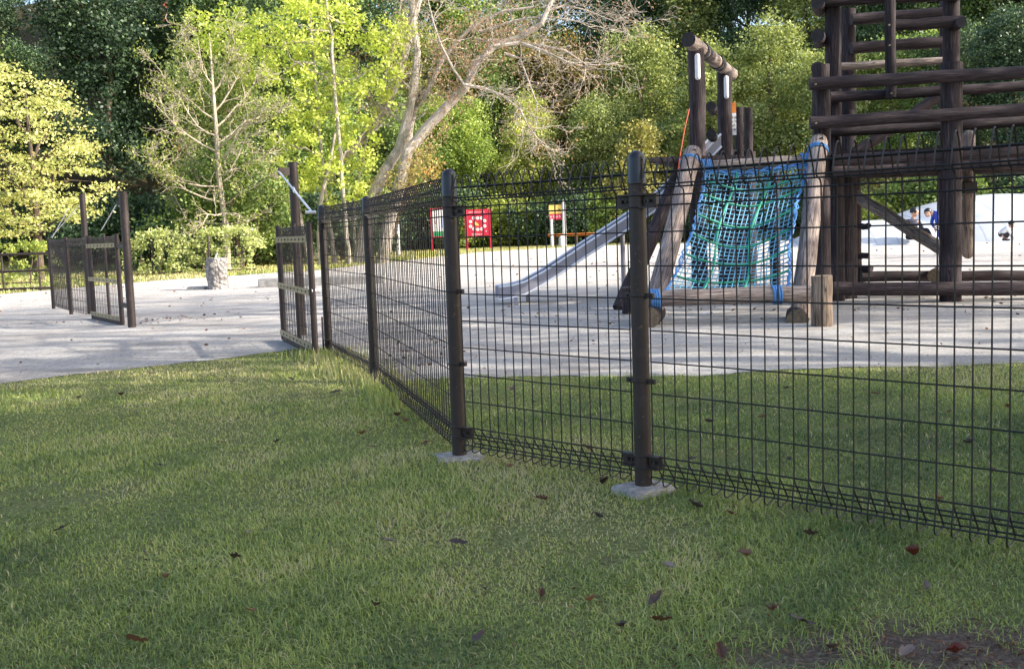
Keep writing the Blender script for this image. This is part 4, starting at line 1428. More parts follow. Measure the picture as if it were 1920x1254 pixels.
plank_log(BL, topL, .098, 'side_log', LG)
plank_log(BRt, topR, .095, 'side_log', LG)
hb = MB()
for tpp in (topL, topR):
    q = tpp + Vector((0, -.085, .03)); hb.tube([q, q + Vector((0, -.02, 0))], .022, 10)
hb.build('bolt_holes', M['cap'], rampo)
zb0 = P(1300, 558, 9.95).z
botA = Vector((BL.x - .02, 9.97, zb0)); botB = Vector((P(1517, 556, 9.95).x, 9.95, zb0 + .0))
log('bottom_log', botA, botB, .076, m=LG, parent=rampo, end='log_end_tan')
u0 = P(1305, 312, 11.68); u1 = P(1532, 299, 11.66)
log('top_log', u0, u1, .055, m=LG, parent=rampo)
q = P(1495, 601, 9.75); log('foot_log', q, q + Vector((.15, .6, 0)), .10, m='log_dark', parent=rampo, end='log_end_tan')
q = P(1216, 596, 9.8); log('foot_log', q, q + Vector((.15, .6, 0)), .10, m='log_dark', parent=rampo, end='log_end_tan')
# dark rear side log
s0 = G(1162, 583); s0.z = .02
s1 = P(1282, 305, 12.9)
log('side_log', s0, s1, .085, m='log_dark', parent=rampo)
q = G(1182, 590); log('stub', (q.x, q.y, -.1), (q.x, q.y, .30), .09, m='log_dark', parent=rampo)
# stub post
q = G(1541, 613)
M['log_mid'] = wood('weathered_brown_stump', (.05, .038, .03), (.15, .115, .09), (.30, .25, .21))
log('stump_post', (q.x, q.y, -.1), (q.x, q.y, .455), .092, m='log_mid', parent=rampo, end='log_end_tan')


# net surface: u across, v up
def side_pt(a, b, v, inset):
    return a.lerp(b, v)


nb0 = Vector((botA.x + .16, 10.02, zb0 + .04)); nb1 = Vector((botB.x - .17, 10.02, zb0 + .04))
nt0 = u0 + Vector((.10, 0, -.05)); nt1 = u1 + Vector((-.09, 0, -.05))


def net(u, v):
    a = nb0.lerp(nt0, v); b = nb1.lerp(nt1, v)
    pinch = .06 * math.sin(math.pi * v)
    uu = u + (0.5 - u) * pinch * 2
    p = a.lerp(b, uu)
    sag = .16 * math.sin(math.pi * u) * math.sin(math.pi * v)
    rip = .025 * math.sin(u * 9 + v * 4) + .02 * math.sin(v * 13 + u * 5)
    p += Vector((.03 * math.sin(v * 7 + u * 3), .75, -.45)) * (sag + rip * .6) * 1.0
    p.z += -.05 * math.sin(math.pi * u) * (1 - abs(v - .5))
    return p


nm = MB()
NU, NV = 21, 30
for i in range(NU + 1):
    u = i / NU
    nm.tube([net(u, j / 44) + Vector((0, -.003, 0)) for j in range(45)], .0056, 4, caps=False)
for j in range(NV + 1):
    v = j / NV
    nm.tube([net(i / 30, v) for i in range(31)], .0056, 4, caps=False)
nm.build('net', M['lblue_rope'], rampo)
eg = MB()
for u in (0, 1):
    for k in range(2):
        eg.tube([net(u, j / 30) + Vector((.022 * math.sin(j * 1.9 + k * 3), -.012, .02 * math.cos(j * 1.3 + k * 3))) for j in range(31)], .009, 6)
eg.tube([net(i / 30, 1) + Vector((0, -.01, .012 * math.sin(i * 1.5))) for i in range(31)], .016, 6)
eg.tube([net(i / 30, .985) + Vector((0, -.01, .012 * math.cos(i * 1.5))) for i in range(31)], .014, 6)
eg.tube([net(i / 30, 0) + Vector((0, -.005, .01)) for i in range(31)], .010, 6)
eg.build('edge_rope', M['blue_rope'], rampo)
gm = MB()
for v in (.14, .30, .46, .62, .78, .90):
    gm.tube([net(i / 24, v - .045 * math.sin(math.pi * i / 24)) + Vector((0, -.014, 0)) for i in range(25)], .0125, 6)
for u in (.28, .62):
    gm.tube([net(u + .03 * math.sin(j * .35), j / 24) + Vector((0, -.016, 0)) for j in range(25)], .0125, 6)
gm.build('green_ropes', M['green_rope'], rampo)


def lashing(c, axis, r, n, m='blue_rope', rr=.011):
    axis = Vector(axis).normalized(); e1 = axis.orthogonal().normalized(); e2 = axis.cross(e1)
    mb = MB()
    pts = []
    for k in range(n * 16 + 1):
        a = 2 * math.pi * k / 16
        pts.append(Vector(c) + axis * (rr * 2.0 * k / 16 - n * rr) + (e1 * math.cos(a) + e2 * math.sin(a)) * (r + rr * .6))
    mb.tube(pts, rr, 6)
    return mb


bd = (botB - botA).normalized()
lashing(botA + bd * .06, bd, .078, 4).build('lashing', M['blue_rope'], rampo)
lashing(botB - bd * .30, bd, .078, 4).build('lashing', M['blue_rope'], rampo)
lashing(topL - (topL - BL).normalized() * .13, topL - BL, .100, 2, rr=.009).build('lashing', M['blue_rope'], rampo)
lashing(topR - (topR - BRt).normalized() * .13, topR - BRt, .097, 3, rr=.009).build('lashing', M['blue_rope'], rampo)
lashing(u0 + Vector((.12, 0, 0)), (1, 0, 0), .058, 5).build('lashing', M['blue_rope'], rampo)
lashing(u1 - Vector((.12, 0, 0)), (1, 0, 0), .058, 5).build('lashing', M['blue_rope'], rampo)
mb = MB(); mb.tube([botB + Vector((.02, 0, .07)), botB + Vector((.07, -.02, .02)), botB + Vector((.06, -.1, -.1)), botB + Vector((.04, -.12, -.17))], .013, 6); mb.build('lashing_end', M['blue_rope'], rampo)

# ------------------------------------------------------------------ slide
sl = empty('slide', (0, 13.4, 0), label='grey metal playground slide running down to the left from the tower', cat='slide')
rim = [((1352, 252), 13.75), ((1300, 308), 13.7), ((1240, 364), 13.65), ((1170, 412), 13.6), ((1100, 457), 13.55), ((1060, 484), 13.5), ((1020, 510), 13.45), ((985, 529), 13.42), ((960, 536), 13.4), ((935, 539), 13.4)]
pr = [P(a[0], a[1], Y) for a, Y in rim]
dirxy = (pr[-1] - pr[0]); dirxy.z = 0; dirxy.normalize()
wdir = Vector((-dirxy.y, dirxy.x, 0));
if wdir.y < 0: wdir = -wdir
W_ = .42


def strip(f1, f2, th_dir, th, name, m):
    mb = MB()
    n = len(pr)
    vs = []
    for p in pr:
        a = f1(p); b = f2(p)
        vs += [a, b, b + th_dir * th, a + th_dir * th]
    fs = []
    for i in range(n - 1):
        for k in range(4):
            fs.append([i * 4 + k, i * 4 + (k + 1) % 4, (i + 1) * 4 + (k + 1) % 4, (i + 1) * 4 + k])
    fs += [[3, 2, 1, 0], [(n - 1) * 4 + k for k in range(4)]]
    mb.add(vs, fs)
    return mb.build(name, m, sl, angle=35)


Zv = Vector((0, 0, 1))
strip(lambda p: p, lambda p: p - Zv * .148, wdir, .012, 'side_wall', M['slide'])
strip(lambda p: p + wdir * W_, lambda p: p + wdir * W_ - Zv * .148, wdir, .012, 'side_wall', M['slide'])
strip(lambda p: p - Zv * .115 + wdir * .013, lambda p: p - Zv * .115 + wdir * (W_ - .001), -Zv, .01, 'chute_floor', M['slide'])
for off in (0, W_):
    MB().tube([p + wdir * (off + .006) + Zv * .004 for p in pr], .014, 8).build('rim', M['slide_rim'], sl)
MB().tube([p - wdir * .004 - Zv * .152 for p in pr], .014, 8).build('lower_rim', M['slide_rim'], sl)
for px, py, off in ((968, 574, .04), (990, 568, .36)):
    g = G(px, py)
    q = min(pr, key=lambda p: abs(p.x - g.x))
    MB().box((g.x, g.y, (q.z - .15) / 2), (.05, .05, q.z - .15 + .02)).build('leg', M['slide'], sl, bevel=.005)
q = pr[3]; MB().tube([Vector((q.x, q.y + .23, -.05)), Vector((q.x, q.y + .23, q.z - .16))], .03, 10).build('leg', M['slide'], sl)

# ------------------------------------------------------------------ white bouncing dome
DY = 41.0
dx = P(1862, 440, DY).x
hd = P(1862, 364, DY).z


def domez(x, y):
    def el(cx, cy, rx, ry, h):
        q = ((x - cx) / rx) ** 2 + ((y - cy) / ry) ** 2
        return h * max(0, 1 - q) ** .72 if q < 1 else 0
    lx = P(1640, 440, 39).x
    return max(el(dx + .1, DY, 5.2, 4.6, hd), el(lx + .2, 39.5, 3.3, 2.6, P(1660, 412, 39.5).z), 0)


vs = []; fs = []
xs = np.linspace(dx - 9, dx + 6, 76); yy = np.linspace(DY - 5.5, DY + 5.5, 50)
for y in yy:
    for x in xs: vs.append((x, y, domez(x, y) + .0))
nx_ = len(xs)
for j in range(len(yy) - 1):
    for i in range(nx_ - 1):
        a = j * nx_ + i
        if max(vs[a][2], vs[a + 1][2], vs[a + nx_][2], vs[a + nx_ + 1][2]) > .001: fs.append([a, a + 1, a + nx_ + 1, a + nx_])
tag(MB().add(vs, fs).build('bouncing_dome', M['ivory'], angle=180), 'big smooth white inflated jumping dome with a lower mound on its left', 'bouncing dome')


# ------------------------------------------------------------------ people
def skin_mesh(name, nodes, edges, material, parent, root_i=0, sub=2, loc=(0, 0, 0)):
    me = bpy.data.meshes.new(name)
    me.from_pydata([n[0] for n in nodes], edges, [])
    o = bpy.data.objects.new(name, me)
    C.objects.link(o)
    sk = o.modifiers.new('skin', 'SKIN')
    sv = me.skin_vertices[0] if me.skin_vertices else None
    if sv is None:
        bm = bmesh.new(); bm.from_mesh(me); bm.verts.layers.skin.verify(); bm.to_mesh(me); bm.free()
        sv = me.skin_vertices[0]
    for i, n in enumerate(nodes):
        sv.data[i].radius = (n[1], n[1] * (n[2] if len(n) > 2 else 1))
        sv.data[i].use_root = (i == root_i)
    sk.use_smooth_shade = True
    ss = o.modifiers.new('sub', 'SUBSURF'); ss.levels = sub; ss.render_levels = sub
    me.materials.append(material)
    o.parent = parent
    return o


def ball(mb, c, r, sx=1, sy=1, sz=1, n=14, m=10, zmin=-1.0, rot=None):
    vs = []; fs = []
    for j in range(m + 1):
        th = math.pi * j / m
        z = math.cos(th)
        z = max(z, zmin)
        for i in range(n):
            a = 2 * math.pi * i / n
            v = Vector((math.sin(th) * math.cos(a) * r * sx, math.sin(th) * math.sin(a) * r * sy, z * r * sz))
            if rot is not None: v = rot @ v
            vs.append(Vector(c) + v)
    for j in range(m):
        for i in range(n):
            fs.append([j * n + i, (j + 1) * n + i, (j + 1) * n + (i + 1) % n, j * n + (i + 1) % n])
    mb.add(vs, fs)


def hand(mb, c, d, s=1.0):
    d = Vector(d).normalized(); e = d.orthogonal().normalized(); f = d.cross(e)
    ball(mb, Vector(c) + d * .03 * s, .036 * s, .9, .9, 1.0, 8, 6)
    for k, L in enumerate((.055, .065, .07, .062)):
        o = Vector(c) + d * .05 * s + e * (.024 - .016 * k) * s
        mb.tube([o, o + d * L * .5 * s, o + d * L * .8 * s + f * .02 * s, o + d * L * .85 * s + f * .04 * s], [.008 * s, .0075 * s, .007 * s, .005 * s], 5)
    o = Vector(c) + d * .02 * s + e * .03 * s
    mb.tube([o, o + (d * .5 + e * .6) * .035 * s, o + (d * .9 + e * .7) * .05 * s], [.009 * s, .008 * s, .006 * s], 5)


def person(label, base, J, top, bottom, hairlen=1.0, scale=1.0, face=(0, -1, 0), top_mesh=True):
    """J: joint positions (local): pelvis chest neck head, l/r shoulder elbow wrist, hip knee ankle toe"""
    root = empty('person', base, label=label, cat='person')
    K = {k: Vector(v) * scale for k, v in J.items()}
    order = ['pelvis', 'belly', 'chest', 'neck']
    nodes = [(K['pelvis'], .115 * scale, .9), (K['belly'], .115 * scale, .9), (K['chest'], .135 * scale, .85), (K['neck'], .05 * scale)]
    edges = [(0, 1), (1, 2), (2, 3)]
    for s in 'lr':
        i = len(nodes)
        nodes += [(K[s + 'sh'], .055 * scale), (K[s + 'el'], .042 * scale), (K[s + 'wr'], .028 * scale)]
        edges += [(2, i), (i, i + 1), (i + 1, i + 2)]
    for s in 'lr':
        i = len(nodes)
        nodes += [(K[s + 'hip'], .08 * scale), (K[s + 'kn'], .055 * scale), (K[s + 'an'], .038 * scale), (K[s + 'toe'], .032 * scale)]
        edges += [(0, i), (i, i + 1), (i + 1, i + 2), (i + 2, i + 3)]
    body = skin_mesh('body', [(tuple(n[0]), n[1] * (.72 if k < 3 else 1)) + n[2:] for k, n in enumerate(nodes)], edges, M['skin'], root)
    # clothing follows the body slightly larger
    tn = [(tuple(n[0]), n[1] * (1.26 if k in (0, 1, 2) else 1.2)) + n[2:] for k, n in enumerate(nodes)]
    sel = [0, 1, 2, 4, 5, 6, 7, 8, 9]
    mp = {k: i for i, k in enumerate(sel)}
    te = [(mp[a], mp[b]) for a, b in edges if a in mp and b in mp]
    tnn = [tn[k] for k in sel]
    for k in (6, 9): tnn[mp[k]] = (tuple(nodes[k - 1][0].lerp(nodes[k][0], .88)), tn[k][1])
    tnn.append((tuple(K['chest'].lerp(K['neck'], .75)), .066 * scale)); te.append((mp[2], len(tnn) - 1))
    skin_mesh('jacket', tnn, te, M[top], root, mp[2])
    sel = [0] + list(range(10, 18))
    mp = {k: i for i, k in enumerate(sel)}
    te = [(mp[a], mp[b]) for a, b in edges if a in mp and b in mp]
    tl = [tn[k] for k in sel if k not in (13, 17)]
    tl[0] = (tl[0][0], .10 * scale)
    tl.append((tuple(K['pelvis'].lerp(K['belly'], .45)), .125 * scale))
    skin_mesh('trousers', tl, [(0, 1), (1, 2), (2, 3), (0, 4), (4, 5), (5, 6), (0, 7)], M[bottom], root, 0)
    # head
    h = K['head']; f = Vector(face).normalized()
    rotm = Vector((0, -1, 0)).rotation_difference(f).to_matrix()
    hm = MB()
    ball(hm, h, .105 * scale, .82, .95, 1.12, 18, 14, rot=rotm)
    hm.tube([K['neck'] - Vector((0, 0, .02)), h - Vector((0, 0, .04))], .048 * scale, 10)
    nz = h + f * .103 * scale - Vector((0, 0, .02 * scale))
    hm.tube([h + f * .094 * scale + Vector((0, 0, .012 * scale)), nz + f * .014 * scale], [.008 * scale, .013 * scale], 6)
    side = f.cross(Vector((0, 0, 1))).normalized()
    for s in (-1, 1): ball(hm, h + side * s * .087 * scale - Vector((0, 0, .01)), .022 * scale, .5, 1, 1.3, 8, 6)
    hm.build('head', M['skin'], None).parent = root
    fm = MB()
    for s in (-1, 1): ball(fm, h + f * .092 * scale + side * s * .034 * scale + Vector((0, 0, .012)), .011 * scale, 1, 1, .7, 8, 6)
    fm.tube([h + f * .092 * scale + side * x * scale - Vector((0, 0, .052 * scale)) for x in (-.022, 0, .022)], .004 * scale, 5)
    fm.build('face_features', M['dark_mark'], None).parent = root
    hr = MB()
    ball(hr, h - f * .018 * scale + Vector((0, 0, .022 * scale)), .114 * scale, .9, .98, 1.10, 20, 14, zmin=-.25 * hairlen, rot=rotm)
    for k in range(24):
        a = k * 2.4; o = h - f * .02 * scale + Vector((math.cos(a) * .085, math.sin(a) * .085, .07 + .03 * math.sin(k))) * scale
        hr.tube([o, o + Vector((math.cos(a) * .02, math.sin(a) * .02, -.045)) * scale], [.016 * scale, .004 * scale], 5)
    hr.build('hair', M['hair'], None).parent = root
    hd_ = MB()
    for s in 'lr': hand(hd_, K[s + 'wr'], K[s + 'wr'] - K[s + 'el'], scale)
    hd_.build('hands', M['skin'], None).parent = root
    sh = MB()
    for s in 'lr':
        a = K[s + 'an'] - Vector((0, 0, .03)); b = K[s + 'toe'] - Vector((0, 0, .01))
        sh.tube([a, a.lerp(b, .6), b], [.048 * scale, .045 * scale, .036 * scale], 10, round_end=2)
    sh.build('shoes', M['dark_cloth'], None).parent = root
    return root


def on_dome(px, Y):
    x = P(px, 430, Y).x
    return Vector((x, Y, domez(x, Y)))


# seated on the flank, turned three quarters to the right
sit = dict(pelvis=(0, 0, .14), belly=(0, -.01, .28), chest=(.02, -.03, .46), neck=(.05, -.05, .62), head=(.09, -.07, .76),
           lsh=(-.13, -.02, .53), lel=(-.10, -.16, .30), lwr=(.10, -.26, .24), rsh=(.20, -.05, .52), rel=(.30, -.12, .30), rwr=(.26, -.28, .24),
           lhip=(-.07, -.03, .12), lkn=(.06, -.36, .34), lan=(.16, -.50, .06), ltoe=(.22, -.62, .02), rhip=(.11, -.03, .12), rkn=(.34, -.28, .32), ran=(.42, -.42, .04), rtoe=(.50, -.52, .0))
p0 = P(1713, 432, 36.6)
b_ = Vector((p0.x, 36.9, max(.12, domez(p0.x, 36.9) - .02)))
person('person in a grey jacket with short black hair sitting on the white mound', b_, sit, 'grey_cloth', 'dark_cloth', 1.0, 1.28, (.75, -.65, -.05))
# bending forward
bend = dict(pelvis=(.22, .02, .62), belly=(.16, 0, .76), chest=(.02, -.04, .86), neck=(-.12, -.08, .90), head=(-.25, -.12, .88),
            lsh=(-.02, -.20, .86), lel=(-.06, -.26, .62), lwr=(.04, -.30, .42), rsh=(.04, .12, .86), rel=(-.06, .10, .62), rwr=(-.02, -.02, .44),
            lhip=(.20, -.08, .58), lkn=(.10, -.12, .32), lan=(.14, -.08, .06), ltoe=(.02, -.14, .02), rhip=(.24, .10, .58), rkn=(.22, .08, .32), ran=(.28, .12, .06), rtoe=(.16, .08, .02))
p1 = P(1753, 440, 36.3)
b_ = Vector((p1.x, 36.3, max(.0, domez(p1.x, 36.3) - .02)))
pb = person('person in a bright blue top bending forward beside the tower corner post', b_, bend, 'blue_cloth', 'blue_cloth', .8, 1.2, (-.5, -.8, -.3))
bg = MB()
q = b_ + Vector((-.02, -.42, .62))
Mr = Matrix.Rotation(R(-32), 3, 'Y')
bg.box(q, (.34, .06, .20), M=Mr)
sb_ = bg.build('striped_bag', M['dark_cloth'], bevel=.02)
stp = MB()
for k in (-1, 0, 1): stp.box(q + Mr @ Vector((0, -.033, k * .06)), (.33, .006, .022), M=Mr)
stp.build('stripes', M['white_cloth'], None).parent = sb_
tag(sb_, 'small dark bag with pale stripes held by the person in blue', 'bag')
# crouching child
cr = dict(pelvis=(-.16, 0, .17), belly=(-.12, -.01, .27), chest=(-.02, -.03, .38), neck=(.08, -.05, .46), head=(.17, -.07, .53),
          lsh=(-.02, -.15, .40), lel=(.06, -.18, .24), lwr=(.16, -.16, .12), rsh=(.02, .09, .40), rel=(.12, .10, .24), rwr=(.20, .02, .12),
          lhip=(-.14, -.09, .17), lkn=(.06, -.14, .24), lan=(-.06, -.14, .05), ltoe=(.04, -.16, .02), rhip=(-.14, .09, .17), rkn=(.08, .10, .24), ran=(-.04, .10, .05), rtoe=(.06, .10, .02))
g = G(1886, 449); g.y = min(g.y, 36.2)
person('small child in a white shirt crouching at the foot of the white dome', Vector((P(1886, 448, 35.6).x, 35.6, .0 + max(0, P(1886, 450, 35.6).z))), cr, 'white_cloth', 'dark_cloth', .9, .95, (.6, -.5, -.6))

# ------------------------------------------------------------------ grass
def inside_lawn(x, y):
    e = np.interp(x, [-30, -12, -5.6, -3.55, -2.6, -1.9, -1.62, -1.3, -.95, -.72, -.31, 1.12, 2.0, 3.2, 8, 30],
                  [2.2, 4.6, 6.3, 7.4, 8.25, 8.95, 8.9, 8.1, 7.3, 6.85, 6.86, 6.62, 6.72, 6.66, 6.6, 6.0])
    return y < e + .036 * np.sin(x * 3.7 + 1) + .018 * np.sin(x * 9.1) + RNG.normal(0, .05, len(x)) + .04 * hash_noise(x, y, 16, 41)


def hash_noise(x, y, s, seed):
    """cheap smooth noise"""
    r = np.random.default_rng(seed)
    out = np.zeros_like(x)
    for k in range(7):
        a = r.uniform(0, 6.28); fq = s * r.uniform(.6, 2.2); ph = r.uniform(0, 6.28)
        out += np.sin((x * math.cos(a) + y * math.sin(a)) * fq + ph) / 7 ** .5
    return out


def blades(n, sampler, hfun, wfun, name, label, lean=.5, cat='grass', tint_shift=0.0):
    x, y = sampler(n)
    n = len(x)
    h = hfun(x, y) * RNG.uniform(.55, 1.3, n)
    w = wfun(x, y) * RNG.uniform(.7, 1.3, n)
    az = RNG.uniform(0, 2 * np.pi, n)
    ln = np.abs(RNG.normal(0, lean, n)) + .1
    dx_, dy_ = np.cos(az), np.sin(az)
    sxx, syy = -dy_ * w / 2, dx_ * w / 2
    v = np.zeros((n, 5, 3))
    v[:, 0] = np.stack([x - sxx, y - syy, np.zeros(n)], 1)
    v[:, 1] = np.stack([x + sxx, y + syy, np.zeros(n)], 1)
    mx_, my_ = x + dx_ * h * ln * .35, y + dy_ * h * ln * .35
    v[:, 2] = np.stack([mx_ + sxx * .8, my_ + syy * .8, h * .58], 1)
    v[:, 3] = np.stack([mx_ - sxx * .8, my_ - syy * .8, h * .58], 1)
    v[:, 4] = np.stack([x + dx_ * h * ln, y + dy_ * h * ln, h * .58 + h * .42 / (1 + ln)], 1)
    me = bpy.data.meshes.new(name)
    me.vertices.add(n * 5); me.vertices.foreach_set('co', v.reshape(-1))
    b = (np.arange(n) * 5)[:, None]
    loops = np.concatenate([b + np.array([[0, 1, 2, 3]]), b + np.array([[3, 2, 4]])], 1).astype(np.int32)
    me.loops.add(n * 7); me.loops.foreach_set('vertex_index', loops.reshape(-1))
    me.polygons.add(n * 2)
    ls = np.stack([np.arange(n) * 7, np.arange(n) * 7 + 4], 1).reshape(-1).astype(np.int32)
    lt_ = np.tile([4, 3], n).astype(np.int32)
    me.polygons.foreach_set('loop_start', ls); me.polygons.foreach_set('loop_total', lt_)
    t = RNG.uniform(0, 1, n) * .55 + .22 + .20 * hash_noise(x, y, 1.5, 3) + .14 * hash_noise(x, y, 6, 4) + .07 * hash_noise(x, y, 17, 5) + .065 * np.clip(y - 4.2, -3, 3.5) + tint_shift  # tint rises with distance: near shade and lit far lawn painted into the blades
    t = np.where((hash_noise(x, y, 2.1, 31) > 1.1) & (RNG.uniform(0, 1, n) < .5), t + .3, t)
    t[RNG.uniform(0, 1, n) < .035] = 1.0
    at = me.attributes.new('tint', 'FLOAT', 'POINT')
    at.data.foreach_set('value', np.repeat(np.clip(t, 0, 1), 5).astype(np.float32))
    me.materials.append(M['grass'])
    me.update(calc_edges=True)
    o = bpy.data.objects.new(name, me); C.objects.link(o)
    return tag(o, label, cat, kind='stuff')


M['grass'] = leaf_mat('grass_blades', [(0, (.042, .070, .028)), (.35, (.118, .162, .048)), (.7, (.225, .260, .072)), (.9, (.28, .285, .10)), (1, (.34, .30, .165))], .35, .55, .0, (1, 1, .6))


WC = G(1760, 1225); WD = G(1500, 1240)


def samp_lawn(n):
    u = RNG.uniform(0, 1, n * 2)
    y = 1.25 * (10.0 / 1.25) ** (u ** 1.05)
    x = RNG.uniform(-1, 1, n * 2) * (.60 * y + 1.1)
    k = inside_lawn(x, y)
    # bare patches
    bare = hash_noise(x, y, 3.2, 8) + .6 * hash_noise(x, y, 11, 9)
    dens = np.clip(1.15 - np.maximum(0, bare - .55) * .9, .25, 1)
    # worn earth in the near right corner
    worn = np.exp(-(((x - WC.x - .08) / .36) ** 2 + ((y - WC.y) / .13) ** 2)) + .6 * np.exp(-(((x - WD.x) / .18) ** 2 + ((y - WD.y) / .06) ** 2))
    dens *= 1 - np.clip(1.35 * worn * (1 + .5 * hash_noise(x, y, 14, 12) + .3 * hash_noise(x, y, 33, 13)), 0, .985)
    k &= RNG.uniform(0, 1, len(x)) < dens
    for bb, w_ in ((b1, .088), (b2, .078), (b0, .088)):
        k &= np.hypot(x - bb.x, y - bb.y) > w_
    x, y = x[k][:n], y[k][:n]
    return x, y


def near_fence(x, y):
    """0..1 closeness to the fence line"""
    d = np.full_like(x, 9.0)
    for a, b in ((b0, b1), (b1, b2), (b2, b3), (b3, b4)):
        t = np.clip(((x - a.x) * (b.x - a.x) + (y - a.y) * (b.y - a.y)) / ((b - a).length ** 2), 0, 1)
        d = np.minimum(d, np.hypot(x - a.x - t * (b.x - a.x), y - a.y - t * (b.y - a.y)))
    return np.exp(-(d / .16) ** 2)



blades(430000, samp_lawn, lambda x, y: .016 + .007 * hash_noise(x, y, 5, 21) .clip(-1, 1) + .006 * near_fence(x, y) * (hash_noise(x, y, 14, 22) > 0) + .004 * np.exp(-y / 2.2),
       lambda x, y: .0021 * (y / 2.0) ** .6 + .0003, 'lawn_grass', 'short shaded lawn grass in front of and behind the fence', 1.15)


def samp_tufts(n):
    xs_, ys_ = [], []
    for a, b, m_, wd in ((b3, b3.lerp(b2, .45), .5, .08), (b4, b3, .9, .13), (ra, b4, .25, .12)):
        k = int(n * .3 * m_)
        t = RNG.uniform(0, 1, k)
        # clustered
        cl_ = RNG.uniform(0, 1, 14); t = cl_[RNG.integers(0, 14, k)] + RNG.normal(0, .015, k); t = np.clip(t, 0, 1)
        xs_.append(a.x + (b.x - a.x) * t + RNG.normal(0, wd, k)); ys_.append(a.y + (b.y - a.y) * t + RNG.normal(0, wd, k))
    return np.concatenate(xs_), np.concatenate(ys_)


blades(5200, samp_tufts, lambda x, y: np.full_like(x, .085), lambda x, y: np.full_like(x, .0045), 'tall_grass', 'longer grass tufts growing along the foot of the fence', .45, tint_shift=.12)


def samp_far(n):
    y = RNG.uniform(21, 62, n * 3); x = RNG.uniform(-18, 8, n * 3)
    e = np.array([far_sand_edge(q) for q in x]); g2 = np.array([edge_y(q) for q in x])
    k = (y > e - .2) & (y < g2 + 1)
    return x[k][:n], y[k][:n]


blades(36000, samp_far, lambda x, y: np.full_like(x, .07), lambda x, y: np.full_like(x, .03), 'far_grass', 'sunny grass strip between the sand and the hedge', .5, tint_shift=.2)

# ------------------------------------------------------------------ fallen leaves
def leaf_shape(name, L, W, curl, kind, seed):
    rr = random.Random(seed)
    vs = []; fs = []
    n = 8
    for i in range(n + 1):
        t = i / n
        w = W * math.sin(math.pi * t) ** .8 * (1 if i % 2 else .82) * .5
        x = L * (t - .5)
        for s in (-1, 0, 1):
            z = .006 + abs(s) * w * curl * 1.5 + .6 * L * curl * (t - .5) ** 2 * 2 + rr.uniform(0, .006); w *= rr.uniform(.7, 1.1)
            vs.append((x, s * w, z))
    for i in range(n):
        for k in range(2):
            a = i * 3 + k
            fs.append([a, a + 1, a + 4, a + 3])
    mb = MB().add(vs, fs)
    mb.tube([(-L * .5, 0, .01), (-L * .72, .01, .014)], .0009, 4)
    o = mb.build(name, LEAF[kind])
    at = o.data.attributes.new('tint', 'FLOAT', 'POINT')
    at.data.foreach_set('value', [rr.uniform(.1, .8)] * len(o.data.vertices))
    return o


LEAF['redleaf'] = leaf_mat('red_leaf', [(0, (.08, .016, .010)), (1, (.20, .045, .025))], .2, .4, .05, (1, .5, .3))
LEAF['paleleaf'] = leaf_mat('pale_leaf', [(0, (.16, .12, .105)), (1, (.30, .24, .21))], .2, .6, .1, (1, .9, .8))
big = [
    (1716, 1052, 'redleaf', .075, .045, 'large glossy red brown leaf lying on the grass at the lower right', .8),
    (680, 820, 'brown', .06, .035, 'curled brown leaf alone on the lawn left of the second fence post', .6),
    (1012, 1128, 'brown', .065, .035, 'brown leaf lying low in the middle foreground grass', .4),
    (310, 1096, 'brown', .06, .035, 'reddish leaf on the grass at the lower left', .5),
    (470, 1012, 'paleleaf', .07, .035, 'pale dry leaf on the grass left of centre', .4),
    (437, 1056, 'dark_b', .05, .03, 'small dark leaf just below the pale dry leaf', .6),
    (726, 1026, 'paleleaf', .06, .03, 'greyish leaf on the grass below the second fence post', .4),
    (1733, 1113, 'paleleaf', .05, .03, 'pale curled leaf below the large red one', .5),
    (1890, 770, 'redleaf', .07, .05, 'orange red leaf behind the fence at the right edge', .3),
    (1760, 948, 'brown', .08, .05, 'big brown leaf caught at the foot of the right fence panel', .5),
    (1250, 1075, 'paleleaf', .06, .04, 'pinkish dry leaf below the main fence post', .4),
    (1400, 1052, 'brown', .07, .045, 'brown leaf between the main post and the large red leaf', .4),
    (1700, 1240, 'paleleaf', .08, .05, 'pale flat leaf at the bottom edge on the right', .2),
    (1795, 1238, 'redleaf', .06, .05, 'dark red leaf at the bottom right corner', .4),
    (1108, 1138, 'brown', .06, .035, 'thin brown leaf right of centre near the bottom', .3),
    (470, 1158, 'brown', .04, .025, 'tiny brown leaf near the bottom left', .3),
    (1130, 915, 'dark_b', .07, .05, 'dark curled leaf beside the footing of the main post', .9),
    (1015, 945, 'brown', .06, .04, 'brown leaf between the two concrete footings', .4),
    (955, 882, 'brown', .05, .03, 'small orange brown leaf near the second footing', .3),
]
LEAF['dark_b'] = leaf_mat('dark_wet_leaf', [(0, (.025, .016, .014)), (1, (.07, .045, .035))], .1, .5, .05)
for i, (px, py, k, L, W, lab, cu) in enumerate(big):
    o = leaf_shape('fallen_leaf', L * .75, W * .75, cu + .2, k, i)
    g = G(px, py)
    o.location = (g.x, g.y, .010)
    o.rotation_euler = (random.uniform(-.3, .3), random.uniform(-.35, .35), random.uniform(0, 6.28))
    tag(o, lab, 'leaf', 'leaves fallen on the lawn')
protoL = [leaf_shape('dry_leaf', .05, .03, .5, 'brown', 50), leaf_shape('dry_leaf', .045, .028, .7, 'dark_b', 51), leaf_shape('dry_leaf', .055, .03, .3, 'dark_b', 52)]
GL = ['small dry brown leaf on the shaded lawn', 'small dark curled leaf on the shaded lawn', 'small flat blackish leaf on the shaded lawn']
GB = ['small dry brown leaf on the lawn behind the fence', 'small dark curled leaf on the lawn behind the fence', 'small flat blackish leaf on the lawn behind the fence']
